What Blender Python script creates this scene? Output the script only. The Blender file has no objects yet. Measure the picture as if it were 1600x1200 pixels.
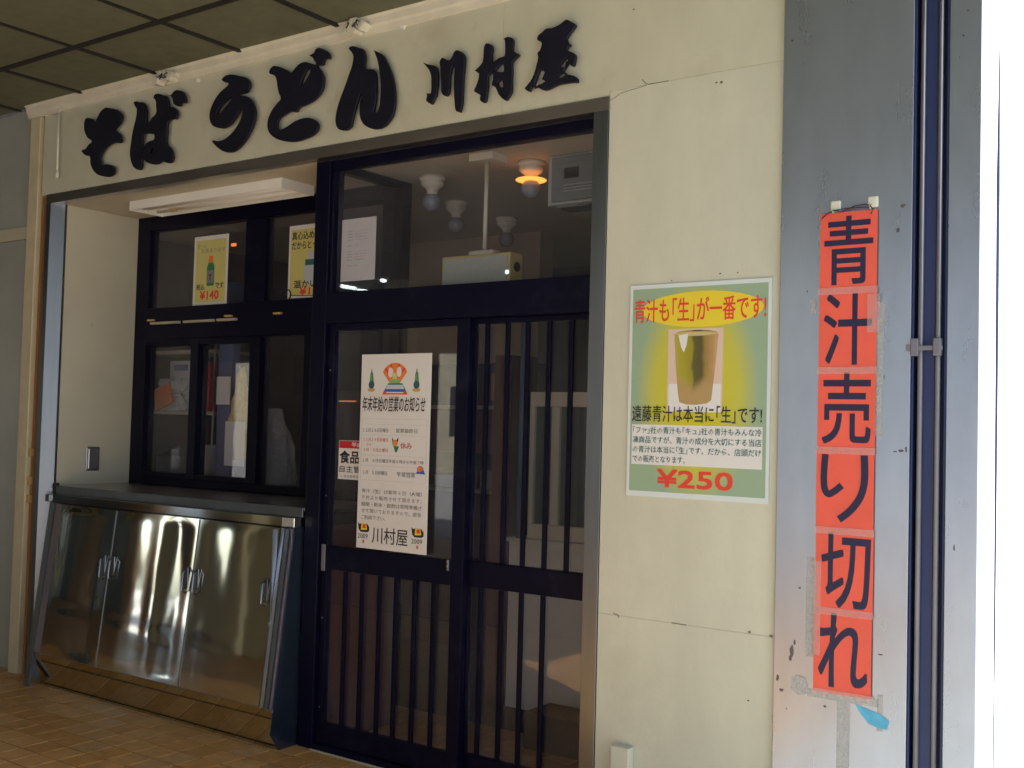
import bpy, bmesh, math, random
from mathutils import Vector, Matrix, noise
random.seed(7); noise.seed_set(3)
sc = bpy.context.scene
COL = sc.collection
R = math.radians

# ---------------------------------------------------------------- camera, world, sun, exposure
cam_d = bpy.data.cameras.new('camera'); cam = bpy.data.objects.new('camera', cam_d); COL.objects.link(cam)
cam_d.sensor_width = 36; cam_d.lens = 36 * 1741 / 1600; cam_d.clip_start = 0.05; cam_d.clip_end = 500
yaw, pitch, roll = R(35.696), R(2.211), R(1.5)
fw = Vector((-math.sin(yaw) * math.cos(pitch), math.cos(yaw) * math.cos(pitch), math.sin(pitch)))
rt = Vector((math.cos(yaw), math.sin(yaw), 0)); up = rt.cross(fw)
r2 = rt * math.cos(roll) + up * math.sin(roll); u2 = -rt * math.sin(roll) + up * math.cos(roll)
m = Matrix((r2, u2, -fw)).transposed().to_4x4(); m.translation = Vector((0, -3.76, 1.55))
cam.matrix_world = m
sc.camera = cam

SUN_DIR = Vector((0.66, 0.40, 0.64)).normalized()          # towards the sun: right, behind the shop's end wall corner
world = bpy.data.worlds.new('World'); sc.world = world; world.use_nodes = True
wn = world.node_tree; wn.nodes.clear()
wo = wn.nodes.new('ShaderNodeOutputWorld'); wb = wn.nodes.new('ShaderNodeBackground'); ws = wn.nodes.new('ShaderNodeTexSky')
ws.sky_type = 'NISHITA'; ws.sun_disc = False
ws.sun_elevation = math.asin(SUN_DIR.z); ws.sun_rotation = math.atan2(SUN_DIR.x, SUN_DIR.y)
ws.dust_density = 2.0
wb.inputs['Strength'].default_value = 0.15
wn.links.new(ws.outputs[0], wb.inputs[0]); wn.links.new(wb.outputs[0], wo.inputs[0])
sun_d = bpy.data.lights.new('sun', 'SUN'); sun = bpy.data.objects.new('sun', sun_d); COL.objects.link(sun)
sun_d.energy = 4.6; sun_d.angle = R(0.5); sun_d.color = (1, 0.97, 0.92)
sun.rotation_euler = (-SUN_DIR).to_track_quat('-Z', 'Y').to_euler(); sun.location = (10, 6, 12)
sc.view_settings.view_transform = 'Standard'; sc.view_settings.look = 'None'
sc.view_settings.gamma = 1; sc.view_settings.use_curve_mapping = False
sc.view_settings.exposure = 1.58
sc.cycles.max_bounces = 10; sc.cycles.transparent_max_bounces = 24
sc.cycles.caustics_reflective = False; sc.cycles.sample_clamp_indirect = 6

# ---------------------------------------------------------------- materials
def mat(name, col, rough=0.6, metal=0.0, nscale=0, namt=0.0, bump=0.0, bscale=0, spec=0.5, stretch=None, rvar=0.0,
        stain=None, emit=None, es=0):
    m = bpy.data.materials.new(name); m.use_nodes = True
    t = m.node_tree; b = t.nodes['Principled BSDF']
    b.inputs['Roughness'].default_value = rough; b.inputs['Metallic'].default_value = metal
    b.inputs['Specular IOR Level'].default_value = spec
    c = (*col, 1)
    b.inputs['Base Color'].default_value = c
    m.diffuse_color = c
    tc = t.nodes.new('ShaderNodeTexCoord'); mp = t.nodes.new('ShaderNodeMapping')
    geo = t.nodes.new('ShaderNodeNewGeometry')
    t.links.new(geo.outputs['Position'], mp.inputs[0])
    if stretch: mp.inputs['Scale'].default_value = stretch
    last = None
    if namt:
        n = t.nodes.new('ShaderNodeTexNoise'); n.inputs['Scale'].default_value = nscale; n.inputs['Detail'].default_value = 5
        n.inputs['Roughness'].default_value = 0.6
        t.links.new(mp.outputs[0], n.inputs[0])
        mx = t.nodes.new('ShaderNodeMix'); mx.data_type = 'RGBA'
        lo = tuple(max(0, v * (1 - namt)) for v in col); hi = tuple(min(1, v * (1 + namt)) for v in col)
        mx.inputs[6].default_value = (*lo, 1); mx.inputs[7].default_value = (*hi, 1)
        rp = t.nodes.new('ShaderNodeMapRange'); rp.inputs[1].default_value = .3; rp.inputs[2].default_value = .7
        t.links.new(n.outputs[0], rp.inputs[0]); t.links.new(rp.outputs[0], mx.inputs[0])
        last = mx.outputs[2]
        if rvar:
            rr = t.nodes.new('ShaderNodeMapRange'); rr.inputs[3].default_value = rough - rvar; rr.inputs[4].default_value = rough + rvar
            t.links.new(n.outputs[0], rr.inputs[0]); t.links.new(rr.outputs[0], b.inputs['Roughness'])
    if stain:   # (colour, scale, threshold, width)
        sc_, scol, th, wd = stain[1], stain[0], stain[2], stain[3]
        n2 = t.nodes.new('ShaderNodeTexNoise'); n2.inputs['Scale'].default_value = sc_; n2.inputs['Detail'].default_value = 8
        n2.inputs['Roughness'].default_value = 0.65
        t.links.new(geo.outputs['Position'], n2.inputs[0])
        rp2 = t.nodes.new('ShaderNodeMapRange'); rp2.inputs[1].default_value = th; rp2.inputs[2].default_value = th + wd
        t.links.new(n2.outputs[0], rp2.inputs[0])
        mx2 = t.nodes.new('ShaderNodeMix'); mx2.data_type = 'RGBA'
        t.links.new(rp2.outputs[0], mx2.inputs[0])
        if last: t.links.new(last, mx2.inputs[6])
        else: mx2.inputs[6].default_value = c
        mx2.inputs[7].default_value = (*scol, 1)
        last = mx2.outputs[2]
    if last: t.links.new(last, b.inputs['Base Color'])
    if bump:
        n3 = t.nodes.new('ShaderNodeTexNoise'); n3.inputs['Scale'].default_value = bscale; n3.inputs['Detail'].default_value = 4
        t.links.new(mp.outputs[0], n3.inputs[0])
        bp = t.nodes.new('ShaderNodeBump'); bp.inputs['Strength'].default_value = min(1, bump); bp.inputs['Distance'].default_value = 0.004 * max(1, bump)
        t.links.new(n3.outputs[0], bp.inputs['Height']); t.links.new(bp.outputs[0], b.inputs['Normal'])
    if emit:
        b.inputs['Emission Color'].default_value = (*emit, 1); b.inputs['Emission Strength'].default_value = es
    return m

def glass_mat(name, tint=(0.86, 0.88, 0.9), ior=1.5, rough=0.0):
    m = bpy.data.materials.new(name); m.use_nodes = True; t = m.node_tree; t.nodes.clear()
    o = t.nodes.new('ShaderNodeOutputMaterial'); tr = t.nodes.new('ShaderNodeBsdfTransparent'); g = t.nodes.new('ShaderNodeBsdfGlossy')
    lw = t.nodes.new('ShaderNodeLayerWeight'); lw.inputs[0].default_value = .5; mx = t.nodes.new('ShaderNodeMixShader')
    pw = t.nodes.new('ShaderNodeMath'); pw.operation = 'POWER'; pw.inputs[1].default_value = 5; t.links.new(lw.outputs['Facing'], pw.inputs[0])
    f = t.nodes.new('ShaderNodeMath'); f.operation = 'MULTIPLY_ADD'; f.inputs[1].default_value = .96; f.inputs[2].default_value = ((ior - 1) / (ior + 1)) ** 2
    t.links.new(pw.outputs[0], f.inputs[0])
    tr.inputs[0].default_value = (*tint, 1); g.inputs['Roughness'].default_value = rough; g.inputs[0].default_value = (1, 1, 1, 1)
    t.links.new(f.outputs[0], mx.inputs[0]); t.links.new(tr.outputs[0], mx.inputs[1]); t.links.new(g.outputs[0], mx.inputs[2])
    df = t.nodes.new('ShaderNodeBsdfDiffuse'); df.inputs[0].default_value = (.62, .66, .72, 1)     # thin film of street dust
    dn = t.nodes.new('ShaderNodeTexNoise'); dn.inputs['Scale'].default_value = 2.5; dn.inputs['Detail'].default_value = 6
    ge = t.nodes.new('ShaderNodeNewGeometry'); t.links.new(ge.outputs['Position'], dn.inputs[0])
    dr = t.nodes.new('ShaderNodeMapRange'); dr.inputs[1].default_value = .3; dr.inputs[2].default_value = .75; dr.inputs[3].default_value = .008; dr.inputs[4].default_value = .032
    t.links.new(dn.outputs[0], dr.inputs[0]); m2 = t.nodes.new('ShaderNodeMixShader'); t.links.new(dr.outputs[0], m2.inputs[0])
    t.links.new(mx.outputs[0], m2.inputs[1]); t.links.new(df.outputs[0], m2.inputs[2])
    t.links.new(m2.outputs[0], o.inputs[0]); return m

def film_mat(name, col, alpha, rough=0.25):
    m = bpy.data.materials.new(name); m.use_nodes = True; t = m.node_tree; t.nodes.clear()
    o = t.nodes.new('ShaderNodeOutputMaterial'); tr = t.nodes.new('ShaderNodeBsdfTransparent'); g = t.nodes.new('ShaderNodeBsdfPrincipled')
    g.inputs['Base Color'].default_value = (*col, 1); g.inputs['Roughness'].default_value = rough
    mx = t.nodes.new('ShaderNodeMixShader'); mx.inputs[0].default_value = alpha
    n = t.nodes.new('ShaderNodeTexNoise'); n.inputs['Scale'].default_value = 60
    geo = t.nodes.new('ShaderNodeNewGeometry'); t.links.new(geo.outputs['Position'], n.inputs[0])
    rp = t.nodes.new('ShaderNodeMapRange'); rp.inputs[3].default_value = alpha * .5; rp.inputs[4].default_value = min(1, alpha * 1.6)
    t.links.new(n.outputs[0], rp.inputs[0]); t.links.new(rp.outputs[0], mx.inputs[0])
    t.links.new(tr.outputs[0], mx.inputs[1]); t.links.new(g.outputs[0], mx.inputs[2]); t.links.new(mx.outputs[0], o.inputs[0]); return m

M = dict(
    cream=mat('cream_paint', (0.59, 0.58, 0.45), 0.7, nscale=1.6, namt=0.075, bump=0.3, bscale=45, stretch=(2.2, 2.2, .9), stain=((0.55, 0.535, 0.41), 2.6, 0.55, 0.2)),
    fascia=mat('cream_fascia_paint', (0.575, 0.56, 0.42), 0.65, nscale=1.8, namt=0.07, bump=0.2, bscale=50, stretch=(2, 2, .9), stain=((0.48, 0.45, 0.32), 2.6, 0.56, 0.2)),
    alcove=mat('alcove_beige', (0.58, 0.54, 0.41), 0.6, nscale=2, namt=0.05, stain=((0.40, 0.34, 0.24), 5, 0.68, 0.1)),
    trim=mat('trim_ivory', (0.68, 0.64, 0.50), 0.5, nscale=6, namt=0.08),
    post=mat('post_cream', (0.60, 0.51, 0.33), 0.55, nscale=8, namt=0.08),
    letter=mat('sign_letter_black', (0.007, 0.007, 0.016), 0.5, nscale=8, namt=0.3, spec=.3),
    steel=mat('stainless_trim', (0.20, 0.22, 0.245), 0.33, 1.0, nscale=3, namt=0.08, stretch=(6, 6, .5), rvar=0.05),
    steeld=mat('stainless_lintel', (0.46, 0.42, 0.41), 0.30, 1.0, nscale=2, namt=0.12, stretch=(1, 4, 6), rvar=0.05),
    door_steel=mat('polished_steel', (0.72, 0.71, 0.64), 0.06, 1.0, nscale=2, namt=0.05),
    column=mat('column_steel', (0.40, 0.45, 0.53), 0.28, 0.85, nscale=2, namt=0.06, stretch=(5, 4, 1.2), rvar=0.025,
               stain=((0.36, 0.39, 0.45), 2.0, 0.48, 0.3)),
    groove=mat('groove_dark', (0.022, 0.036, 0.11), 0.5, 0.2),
    pipe=mat('pipe_grey', (0.19, 0.185, 0.205), 0.5, 0.3, nscale=10, namt=.1),
    endwall=mat('endwall_white', (0.84, 0.83, 0.80), 0.6),
    sash=mat('sash_navy_black', (0.0030, 0.0030, 0.0145), 0.34, 0.0, nscale=20, namt=0.2, spec=0.15, rvar=.08, stain=((0.010, 0.010, 0.026), 5, 0.58, 0.12)),
    sash2=mat('sash_blue_black', (0.10, 0.14, 0.22), 0.22, 0.9, nscale=20, namt=0.2),
    glass=glass_mat('window_glass', (0.93, 0.93, 0.96)),
    glass2=glass_mat('cabinet_glass', (0.7, 0.75, 0.8)),
    paper=mat('paper_white', (0.74, 0.72, 0.68), 0.75), paperl=mat('poster_border', (0.66, 0.72, 0.70), 0.55),
    ink=mat('ink_black', (0.02, 0.02, 0.03), 0.6), inkn=mat('ink_navy', (0.014, 0.012, 0.048), 0.6), inkg=mat('ink_grey', (0.22, 0.22, 0.23), 0.6),
    inkt=mat('ink_teal', (0.03, 0.14, 0.13), 0.6), inkr=mat('ink_red', (0.75, 0.055, 0.03), 0.6), inkp=mat('ink_pink', (0.62, 0.20, 0.16), 0.6),
    inkb=mat('ink_blue', (0.04, 0.10, 0.45), 0.6), gridl=mat('ink_pale_blue', (0.52, 0.58, 0.64), 0.6),
    yellow=mat('ink_yellow', (0.80, 0.62, 0.03), 0.5), pyel=mat('price_yellow', (0.66, 0.60, 0.20), 0.6), orange=mat('ink_orange', (0.80, 0.22, 0.04), 0.5),
    green=mat('ink_green', (0.03, 0.20, 0.09), 0.6), lgreen=mat('ink_light_green', (0.25, 0.45, 0.15), 0.6), tan=mat('ink_tan', (0.55, 0.36, 0.14), 0.6),
    banner=mat('banner_red', (0.80, 0.11, 0.065), 0.6, nscale=5, namt=0.08), dred=mat('sticker_red', (0.50, 0.02, 0.03), 0.5),
    tape=film_mat('clear_tape', (0.75, 0.50, 0.46), 0.22, .45), residue=film_mat('tape_residue', (0.62, 0.62, 0.58), 0.32, 0.6),
    bluetape=mat('blue_tape', (0.09, 0.42, 0.62), 0.5, nscale=30, namt=.15), dirt=film_mat('dirt_mark', (0.14, 0.11, 0.10), 0.38, 0.8), crack=film_mat('crack_line', (0.24, 0.21, 0.15), 0.42, 0.8),
    plastic=mat('ivory_plastic', (0.72, 0.70, 0.55), 0.35), wht=mat('white_enamel', (0.84, 0.83, 0.76), 0.3, nscale=3, namt=.04), bulb=mat('frosted_bulb', (0.22, 0.24, 0.27), 0.12),
    porcelain=mat('porcelain', (0.62, 0.59, 0.46), 0.25), string=mat('dark_string', (0.03, 0.025, 0.05), 0.8),
    lamp_on=mat('lamp_orange_glow', (0.9, 0.4, 0.1), 0.5, emit=(1, 0.33, 0.05), es=0.75),
    hot=mat('heater_glow', (0.9, 0.4, 0.1), 0.5, emit=(1, 0.25, 0.05), es=0.35), tube=mat('tube_light', (0.9, 0.9, 0.9), 0.5, emit=(0.85, 1.0, 0.98), es=4.5),
    ceil=mat('ceiling_tile', (0.135, 0.142, 0.083), 0.8, nscale=12, namt=0.12, stain=((0.09, 0.092, 0.05), 2.2, 0.55, 0.2)),
    cbar=mat('ceiling_bar_dark', (0.014, 0.012, 0.010), 0.7), ltile=mat('wall_tile_grey', (0.42, 0.43, 0.38), 0.35, 0.15, nscale=3, namt=.08),
    lbar=mat('left_wall_bar', (0.52, 0.47, 0.34), 0.5), grout=mat('grout', (0.045, 0.022, 0.014), 0.9, nscale=20, namt=.2),
    pave=mat('outside_concrete', (0.46, 0.46, 0.43), 0.85, nscale=1.5, namt=.15), iceil=mat('shop_ceiling', (0.46, 0.42, 0.33), 0.7, nscale=1, namt=.05),
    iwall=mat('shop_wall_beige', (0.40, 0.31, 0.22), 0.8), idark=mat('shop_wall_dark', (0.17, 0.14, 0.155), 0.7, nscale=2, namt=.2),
    maroon=mat('maroon_panel', (0.11, 0.028, 0.040), 0.5, nscale=3, namt=.2), pale=mat('pale_laminate', (0.66, 0.68, 0.60), 0.45, nscale=3, namt=.05),
    shelf=mat('shelf_board', (0.45, 0.40, 0.30), 0.6), card=mat('box_card', (0.50, 0.52, 0.50), 0.7), clear=film_mat('plastic_bag', (0.6, 0.6, 0.58), 0.3, 0.2),
    bagy=mat('bag_yellow', (0.62, 0.50, 0.22), 0.5, nscale=20, namt=.2), bluep=mat('blue_pillar', (0.10, 0.15, 0.30), 0.5), steelk=mat('kitchen_steel', (0.4, 0.4, 0.4), 0.3, 1.0),
    black=mat('black_rubber', (0.015, 0.015, 0.018), 0.6), ivory_face=mat('lightbox_face', (0.55, 0.56, 0.44), 0.4, nscale=60, namt=.06), lbox=mat('lightbox_frame', (0.66, 0.52, 0.20), 0.45),
    acf=mat('ac_grey', (0.19, 0.22, 0.22), 0.12), acw=mat('ac_edge', (0.42, 0.45, 0.41), 0.35), opp=mat('opposite_wall', (0.62, 0.56, 0.40), 0.7, nscale=1, namt=.1),
    oppy=mat('opposite_yellow', (0.55, 0.50, 0.14), 0.6), oppg=mat('opposite_green', (0.16, 0.26, 0.14), 0.6), odark=mat('opposite_dark', (0.03, 0.028, 0.035), 0.4), obrown=mat('opposite_brown', (0.30, 0.15, 0.06), 0.7),
)
TILE = []
for i, c in enumerate([(0.60, 0.30, 0.085), (0.64, 0.335, 0.11), (0.56, 0.27, 0.075), (0.60, 0.33, 0.13)]):
    TILE.append(mat('floor_tile_orange', c, 0.42, nscale=14, namt=.16, bump=.15, bscale=30, stain=((0.34, 0.19, 0.08), 6, 0.60, 0.15)))

# ---------------------------------------------------------------- helpers
class MB:
    """collects geometry in world metres; build() links it as ONE object"""
    def __init__(s): s.bm = bmesh.new()
    def box(s, x0, x1, y0, y1, z0, z1, b=0.0, rot=None):
        t = bmesh.new(); r = bmesh.ops.create_cube(t, size=1)
        for v in t.verts:
            v.co = Vector(((x0 + x1) / 2 + v.co.x * (x1 - x0), (y0 + y1) / 2 + v.co.y * (y1 - y0), (z0 + z1) / 2 + v.co.z * (z1 - z0)))
        if b: bmesh.ops.bevel(t, geom=list(t.edges), offset=b, segments=2, profile=0.5, affect='EDGES')
        if rot:
            bmesh.ops.rotate(t, verts=t.verts, cent=Vector(((x0 + x1) / 2, (y0 + y1) / 2, (z0 + z1) / 2)), matrix=rot)
        s.merge(t); return s
    def merge(s, t):
        me = bpy.data.meshes.new('tmp'); t.to_mesh(me); t.free(); s.bm.from_mesh(me); bpy.data.meshes.remove(me)
    def prism(s, pts, y0, y1):            # pts in (x,z), extruded along y
        a = [s.bm.verts.new((p[0], y0, p[1])) for p in pts]; c = [s.bm.verts.new((p[0], y1, p[1])) for p in pts]
        n = len(pts); s.bm.faces.new(a); s.bm.faces.new(c[::-1])
        for i in range(n): s.bm.faces.new((a[i], c[i], c[(i + 1) % n], a[(i + 1) % n]))
        return s
    def prismx(s, pts, x0, x1):           # pts in (y,z), extruded along x
        a = [s.bm.verts.new((x0, p[0], p[1])) for p in pts]; c = [s.bm.verts.new((x1, p[0], p[1])) for p in pts]
        n = len(pts); s.bm.faces.new(a); s.bm.faces.new(c[::-1])
        for i in range(n): s.bm.faces.new((a[i], c[i], c[(i + 1) % n], a[(i + 1) % n]))
        return s
    def prismz(s, pts, z0, z1):           # pts in (x,y), extruded along z
        a = [s.bm.verts.new((p[0], p[1], z0)) for p in pts]; c = [s.bm.verts.new((p[0], p[1], z1)) for p in pts]
        n = len(pts); s.bm.faces.new(a[::-1]); s.bm.faces.new(c)
        for i in range(n): s.bm.faces.new((a[i], a[(i + 1) % n], c[(i + 1) % n], c[i]))
        return s
    def tube(s, pts, r, n=8, rs=None):
        pts = [Vector(p) for p in pts]; rings = []
        for i, p in enumerate(pts):
            d = (pts[min(i + 1, len(pts) - 1)] - pts[max(i - 1, 0)]).normalized()
            a = d.orthogonal().normalized() if abs(d.z) > .9 else d.cross(Vector((0, 0, 1))).normalized()
            b = d.cross(a); rr = rs[i] if rs else r
            rings.append([s.bm.verts.new(p + (a * math.cos(2 * math.pi * k / n) + b * math.sin(2 * math.pi * k / n)) * rr) for k in range(n)])
        for i in range(len(rings) - 1):
            for k in range(n):
                f = s.bm.faces.new((rings[i][k], rings[i][(k + 1) % n], rings[i + 1][(k + 1) % n], rings[i + 1][k])); f.smooth = True
        s.bm.faces.new(rings[0][::-1]); s.bm.faces.new(rings[-1]); return s
    def lathe(s, x, y, prof, n=24):       # prof: (r, z)
        rings = [[s.bm.verts.new((x + max(r, 1e-4) * math.cos(2 * math.pi * k / n), y + max(r, 1e-4) * math.sin(2 * math.pi * k / n), z)) for k in range(n)] for r, z in prof]
        for i in range(len(rings) - 1):
            for k in range(n):
                f = s.bm.faces.new((rings[i][k], rings[i + 1][k], rings[i + 1][(k + 1) % n], rings[i][(k + 1) % n])); f.smooth = True
        s.bm.faces.new(rings[0]); s.bm.faces.new(rings[-1][::-1]); return s
    def build(s, name, material, parent=None, kind=None, label=None, cat=None, group=None, origin=None, smooth=False, keep=False):
        me = bpy.data.meshes.new(name)
        bmesh.ops.recalc_face_normals(s.bm, faces=s.bm.faces) if not keep else None
        off = Vector(origin) if origin else (parent_world(parent) if parent else Vector((0, 0, 0)))
        bmesh.ops.translate(s.bm, verts=s.bm.verts, vec=-off)
        if smooth:
            for f in s.bm.faces: f.smooth = True
        s.bm.to_mesh(me); s.bm.free(); me.materials.append(material)
        o = bpy.data.objects.new(name, me); COL.objects.link(o)
        if parent: o.parent = parent; o.location = off - parent_world(parent)
        else: o.location = off
        tag(o, label, cat, group, kind); return o

def parent_world(p):
    v = Vector((0, 0, 0))
    while p: v += p.location; p = p.parent
    return v
def tag(o, label=None, cat=None, group=None, kind=None):
    if label: o['label'] = label
    if cat: o['category'] = cat
    if group: o['group'] = group
    if kind: o['kind'] = kind
def thing(name, loc, label, cat, group=None):
    o = bpy.data.objects.new(name, None); COL.objects.link(o); o.location = loc; o.empty_display_size = .1
    tag(o, label, cat, group); return o
def place(mesh, name, parent=None, loc=(0, 0, 0), material=None, **kw):
    o = bpy.data.objects.new(name, mesh); COL.objects.link(o); o.location = loc
    if parent: o.parent = parent; o.location = Vector(loc) - parent_world(parent)
    tag(o, **kw); return o
def bx(name, m_, parent, x0, x1, y0, y1, z0, z1, b=0.0, **kw):
    return MB().box(x0, x1, y0, y1, z0, z1, b).build(name, m_, parent, **kw)

_fc = bpy.data.curves.new('font_tool', 'FONT'); _fo = bpy.data.objects.new('font_tool', _fc); COL.objects.link(_fo)
def text_mesh(body, res=3):
    _fc.body = body; _fc.offset = 0; _fc.resolution_u = res
    bpy.context.view_layer.update()
    dg = bpy.context.evaluated_depsgraph_get()
    return bpy.data.meshes.new_from_object(_fo.evaluated_get(dg))
def text_part(name, body, x0, x1, z0, z1, y, m_, parent, bold=0.0, res=3, shear=0.0, yfun=None):
    """lettering fitted into a box; bold strokes come from a few slightly shifted layers"""
    me = text_mesh(body, res)
    co = [v.co.copy() for v in me.vertices]
    if not co: return None
    ax, bx_ = min(c.x for c in co), max(c.x for c in co); az, bz = min(c.y for c in co), max(c.y for c in co)
    off = parent_world(parent) if parent else Vector((0, 0, 0))
    faces = [tuple(p.vertices) for p in me.polygons]; bpy.data.meshes.remove(me)
    kx = (x1 - x0) / max(bx_ - ax, 1e-6); kz = (z1 - z0) / max(bz - az, 1e-6); s = min(kx, kz) * bold
    sh = [(0, 0)] if bold < .004 else ([(-s, 0), (s, 0)] if res == 1 else [(-s, -s), (s, -s), (s, s), (-s, s)])
    V = []; F = []
    for k, (sx, sz) in enumerate(sh):
        n0 = len(V)
        for c in co:
            u = (c.x - ax) / max(bx_ - ax, 1e-6); w = (c.y - az) / max(bz - az, 1e-6)
            z = z0 + (z1 - z0) * w + sz
            V.append(Vector((x0 + (x1 - x0) * u + shear * (w - .5) + sx, (y if yfun is None else y + yfun(z)) - .00004 * k, z)) - off)
        F += [tuple(n0 + i for i in f) for f in faces]
    me = bpy.data.meshes.new(name); me.from_pydata(V, [], F); me.materials.append(m_)
    o = bpy.data.objects.new(name, me); COL.objects.link(o); o.parent = parent
    return o

class Print:
    """flat print on a sheet: u to the right, v down, both 0..1 of the sheet; y is the sheet's front face"""
    def __init__(s, parent, x0, x1, z0, z1, y): s.p, s.x0, s.x1, s.z0, s.z1, s.y, s.k = parent, x0, x1, z0, z1, y, 0
    def X(s, u): return s.x0 + (s.x1 - s.x0) * u
    def Z(s, v): return s.z1 - (s.z1 - s.z0) * v
    def poly(s, pts, m_, name='print', lay=1):
        y = s.y - 0.0004 * lay
        return MB().prism([(s.X(u), s.Z(v)) for u, v in pts], y - .0002, y + .0001).build(name, m_, s.p)
    def rect(s, u0, v0, u1, v1, m_, name='print', lay=1): return s.poly([(u0, v0), (u1, v0), (u1, v1), (u0, v1)], m_, name, lay)
    def ell(s, cu, cv, ru, rv, m_, name='print', lay=1, a0=0, a1=360, n=28):
        pts = [(cu + ru * math.cos(R(a0 + (a1 - a0) * k / n)), cv - rv * math.sin(R(a0 + (a1 - a0) * k / n))) for k in range(n + (0 if a1 - a0 == 360 else 1))]
        return s.poly(pts, m_, name, lay)
    def text(s, body, u0, u1, v0, v1, m_, bold=0.0, lay=4, res=3, shear=0.0):
        return text_part('lettering', body, s.X(u0), s.X(u1), s.Z(v1), s.Z(v0), s.y - 0.0004 * lay, m_, s.p, bold, res, shear)

# ================================================================ THE SETTING
# ground sheets: concrete street out to the horizon, mortar bed of the arcade, separate orange tiles on it
MB().box(-150, 150, -150, 150, -0.30, -0.012).build('ground', M['pave'], kind='structure')
floor = MB().box(-32, -2.15, -7.8, 4.2, -0.008, -0.004).build('arcade_floor', M['grout'], kind='structure')
TX, TY = 0.149, 0.1455
TG = []
for i in range(6):
    b_ = MB().box(-TX / 2 + .0042, TX / 2 - .0042, -TY / 2 + .0042, TY / 2 - .0042, -0.0038, 0.0, .0007)
    o = b_.build('floor_tile', TILE[i % 4]); TG.append(o.data); bpy.data.objects.remove(o)
far = [MB() for _ in range(4)]; nt = 0
i0 = int((-7.1 + 4.583) / TX) - 1
for ix in range(-180, 30):
    x = -4.583 + TX * (ix + .5)
    if x < -16 or (x > -2.15 and True): continue
    for iy in range(-60, 12):
        y = -0.222 + TY * (iy + .5)
        if y > 0.9 or y < -6: continue
        h = math.sin(ix * 12.9898 + iy * 78.233) * 43758.5453; h -= math.floor(h)
        near = (-7.0 < x < -3.2 and -1.15 < y < 0.02)
        if near:
            o = place(TG[int(h * 6) % 6], 'floor_tile', floor, (x, y, 0)); nt += 1
            o.location.z += (h - .5) * .0006; o.rotation_euler = ((h - .5) * .003, (((h * 7) % 1) - .5) * .003, 0)
        elif (x > -9 and y > -3) or (y > 0.1 and x > -5):
            far[int(h * 4) % 4].box(x - TX / 2 + .0028, x + TX / 2 - .0028, y - TY / 2 + .0028, y + TY / 2 - .0028, -0.0038, (h - .5) * .001)
for k, f in enumerate(far): f.build('floor_tile', TILE[k], floor, kind='stuff')
pav = mat('pale_paving', (0.44, 0.43, 0.38), .6, nscale=3, namt=.1)
pv = MB()
for ix in range(12):
    for iy in range(27): pv.box(-2.148 + .30 * ix + .002, -1.848 + .30 * ix - .002, -7.8 + .30 * iy + .002, -7.5 + .30 * iy - .002, -.008, 0)
pv.build('paving_slab', pav, kind='stuff', label='pale square paving slabs running out to the open street', cat='paving')
# beyond: one plain tiled sheet (material only)
tm = bpy.data.materials.new('far_tiles'); tm.use_nodes = True; t = tm.node_tree; b = t.nodes['Principled BSDF']; b.inputs['Roughness'].default_value = .45
br = t.nodes.new('ShaderNodeTexBrick'); br.offset = 0; br.inputs['Scale'].default_value = 1; br.inputs['Brick Width'].default_value = TX; br.inputs['Row Height'].default_value = TY
br.inputs['Mortar Size'].default_value = .003; br.inputs['Color1'].default_value = (.37, .18, .065, 1); br.inputs['Color2'].default_value = (.33, .16, .06, 1); br.inputs['Mortar'].default_value = (.1, .06, .03, 1)
ge = t.nodes.new('ShaderNodeNewGeometry'); t.links.new(ge.outputs['Position'], br.inputs[0]); t.links.new(br.outputs[0], b.inputs['Base Color'])
MB().box(-32, -9.05, -7.8, 3.9, -0.0036, -0.001).box(-9.05, -2.2, -7.8, -3.05, -0.0036, -0.001).build('pavement', tm, kind='structure')

# ceiling of the arcade: dark boards in a grid, each a piece near the shop
CZ = 3.44
ceiling = MB().box(-32, -0.55, -7.8, -0.001, CZ + .02, CZ + .30).build('arcade_ceiling', M['cbar'], kind='structure')
MB().box(-32, -0.88, 0.0, 4.2, CZ + .035, CZ + .30).build('shop_roof', M['cbar'], kind='structure')
CX, CY = 0.69, 0.69
cm = MB().box(-CX / 2 + .017, CX / 2 - .017, -CY / 2 + .017, CY / 2 - .017, -0.012, 0.004, .003).build('ceiling_tile', M['ceil']); cmesh = cm.data; bpy.data.objects.remove(cm)
farc = MB()
for ix in range(-40, 7):
    x = -4.44 + CX * (ix + .5)
    if x > -.9: continue
    for iy in range(-13, 1):
        y = -0.527 + CY * (iy + .5); yy = min(y + CY / 2, -.003)
        if y - CY / 2 < -7.7 or y > 0: continue
        if yy - y < CY / 2 - .01:   # cut tile along the wall
            q = (y - CY / 2 + .012, yy)
            o = MB().box(x - CX / 2 + .012, x + CX / 2 - .012, q[0], q[1], CZ - .006, CZ + .012, .003).build('ceiling_tile', M['ceil'], ceiling) if -8 < x < -1 else None
            continue
        if -8 < x < -1 and y > -3: place(cmesh, 'ceiling_tile', ceiling, (x, y, CZ))
        else: farc.box(x - CX / 2 + .012, x + CX / 2 - .012, y - CY / 2 + .012, y + CY / 2 - .012, CZ - .006, CZ + .012)
bars = MB()
for k in range(-7, 2):
    yb = -0.527 + CY * k
    if -3.3 < yb < 0: bx('grid_bar', M['cbar'], ceiling, -9, -.9, yb - .018, yb + .018, CZ - .017, CZ + .004)
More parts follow.
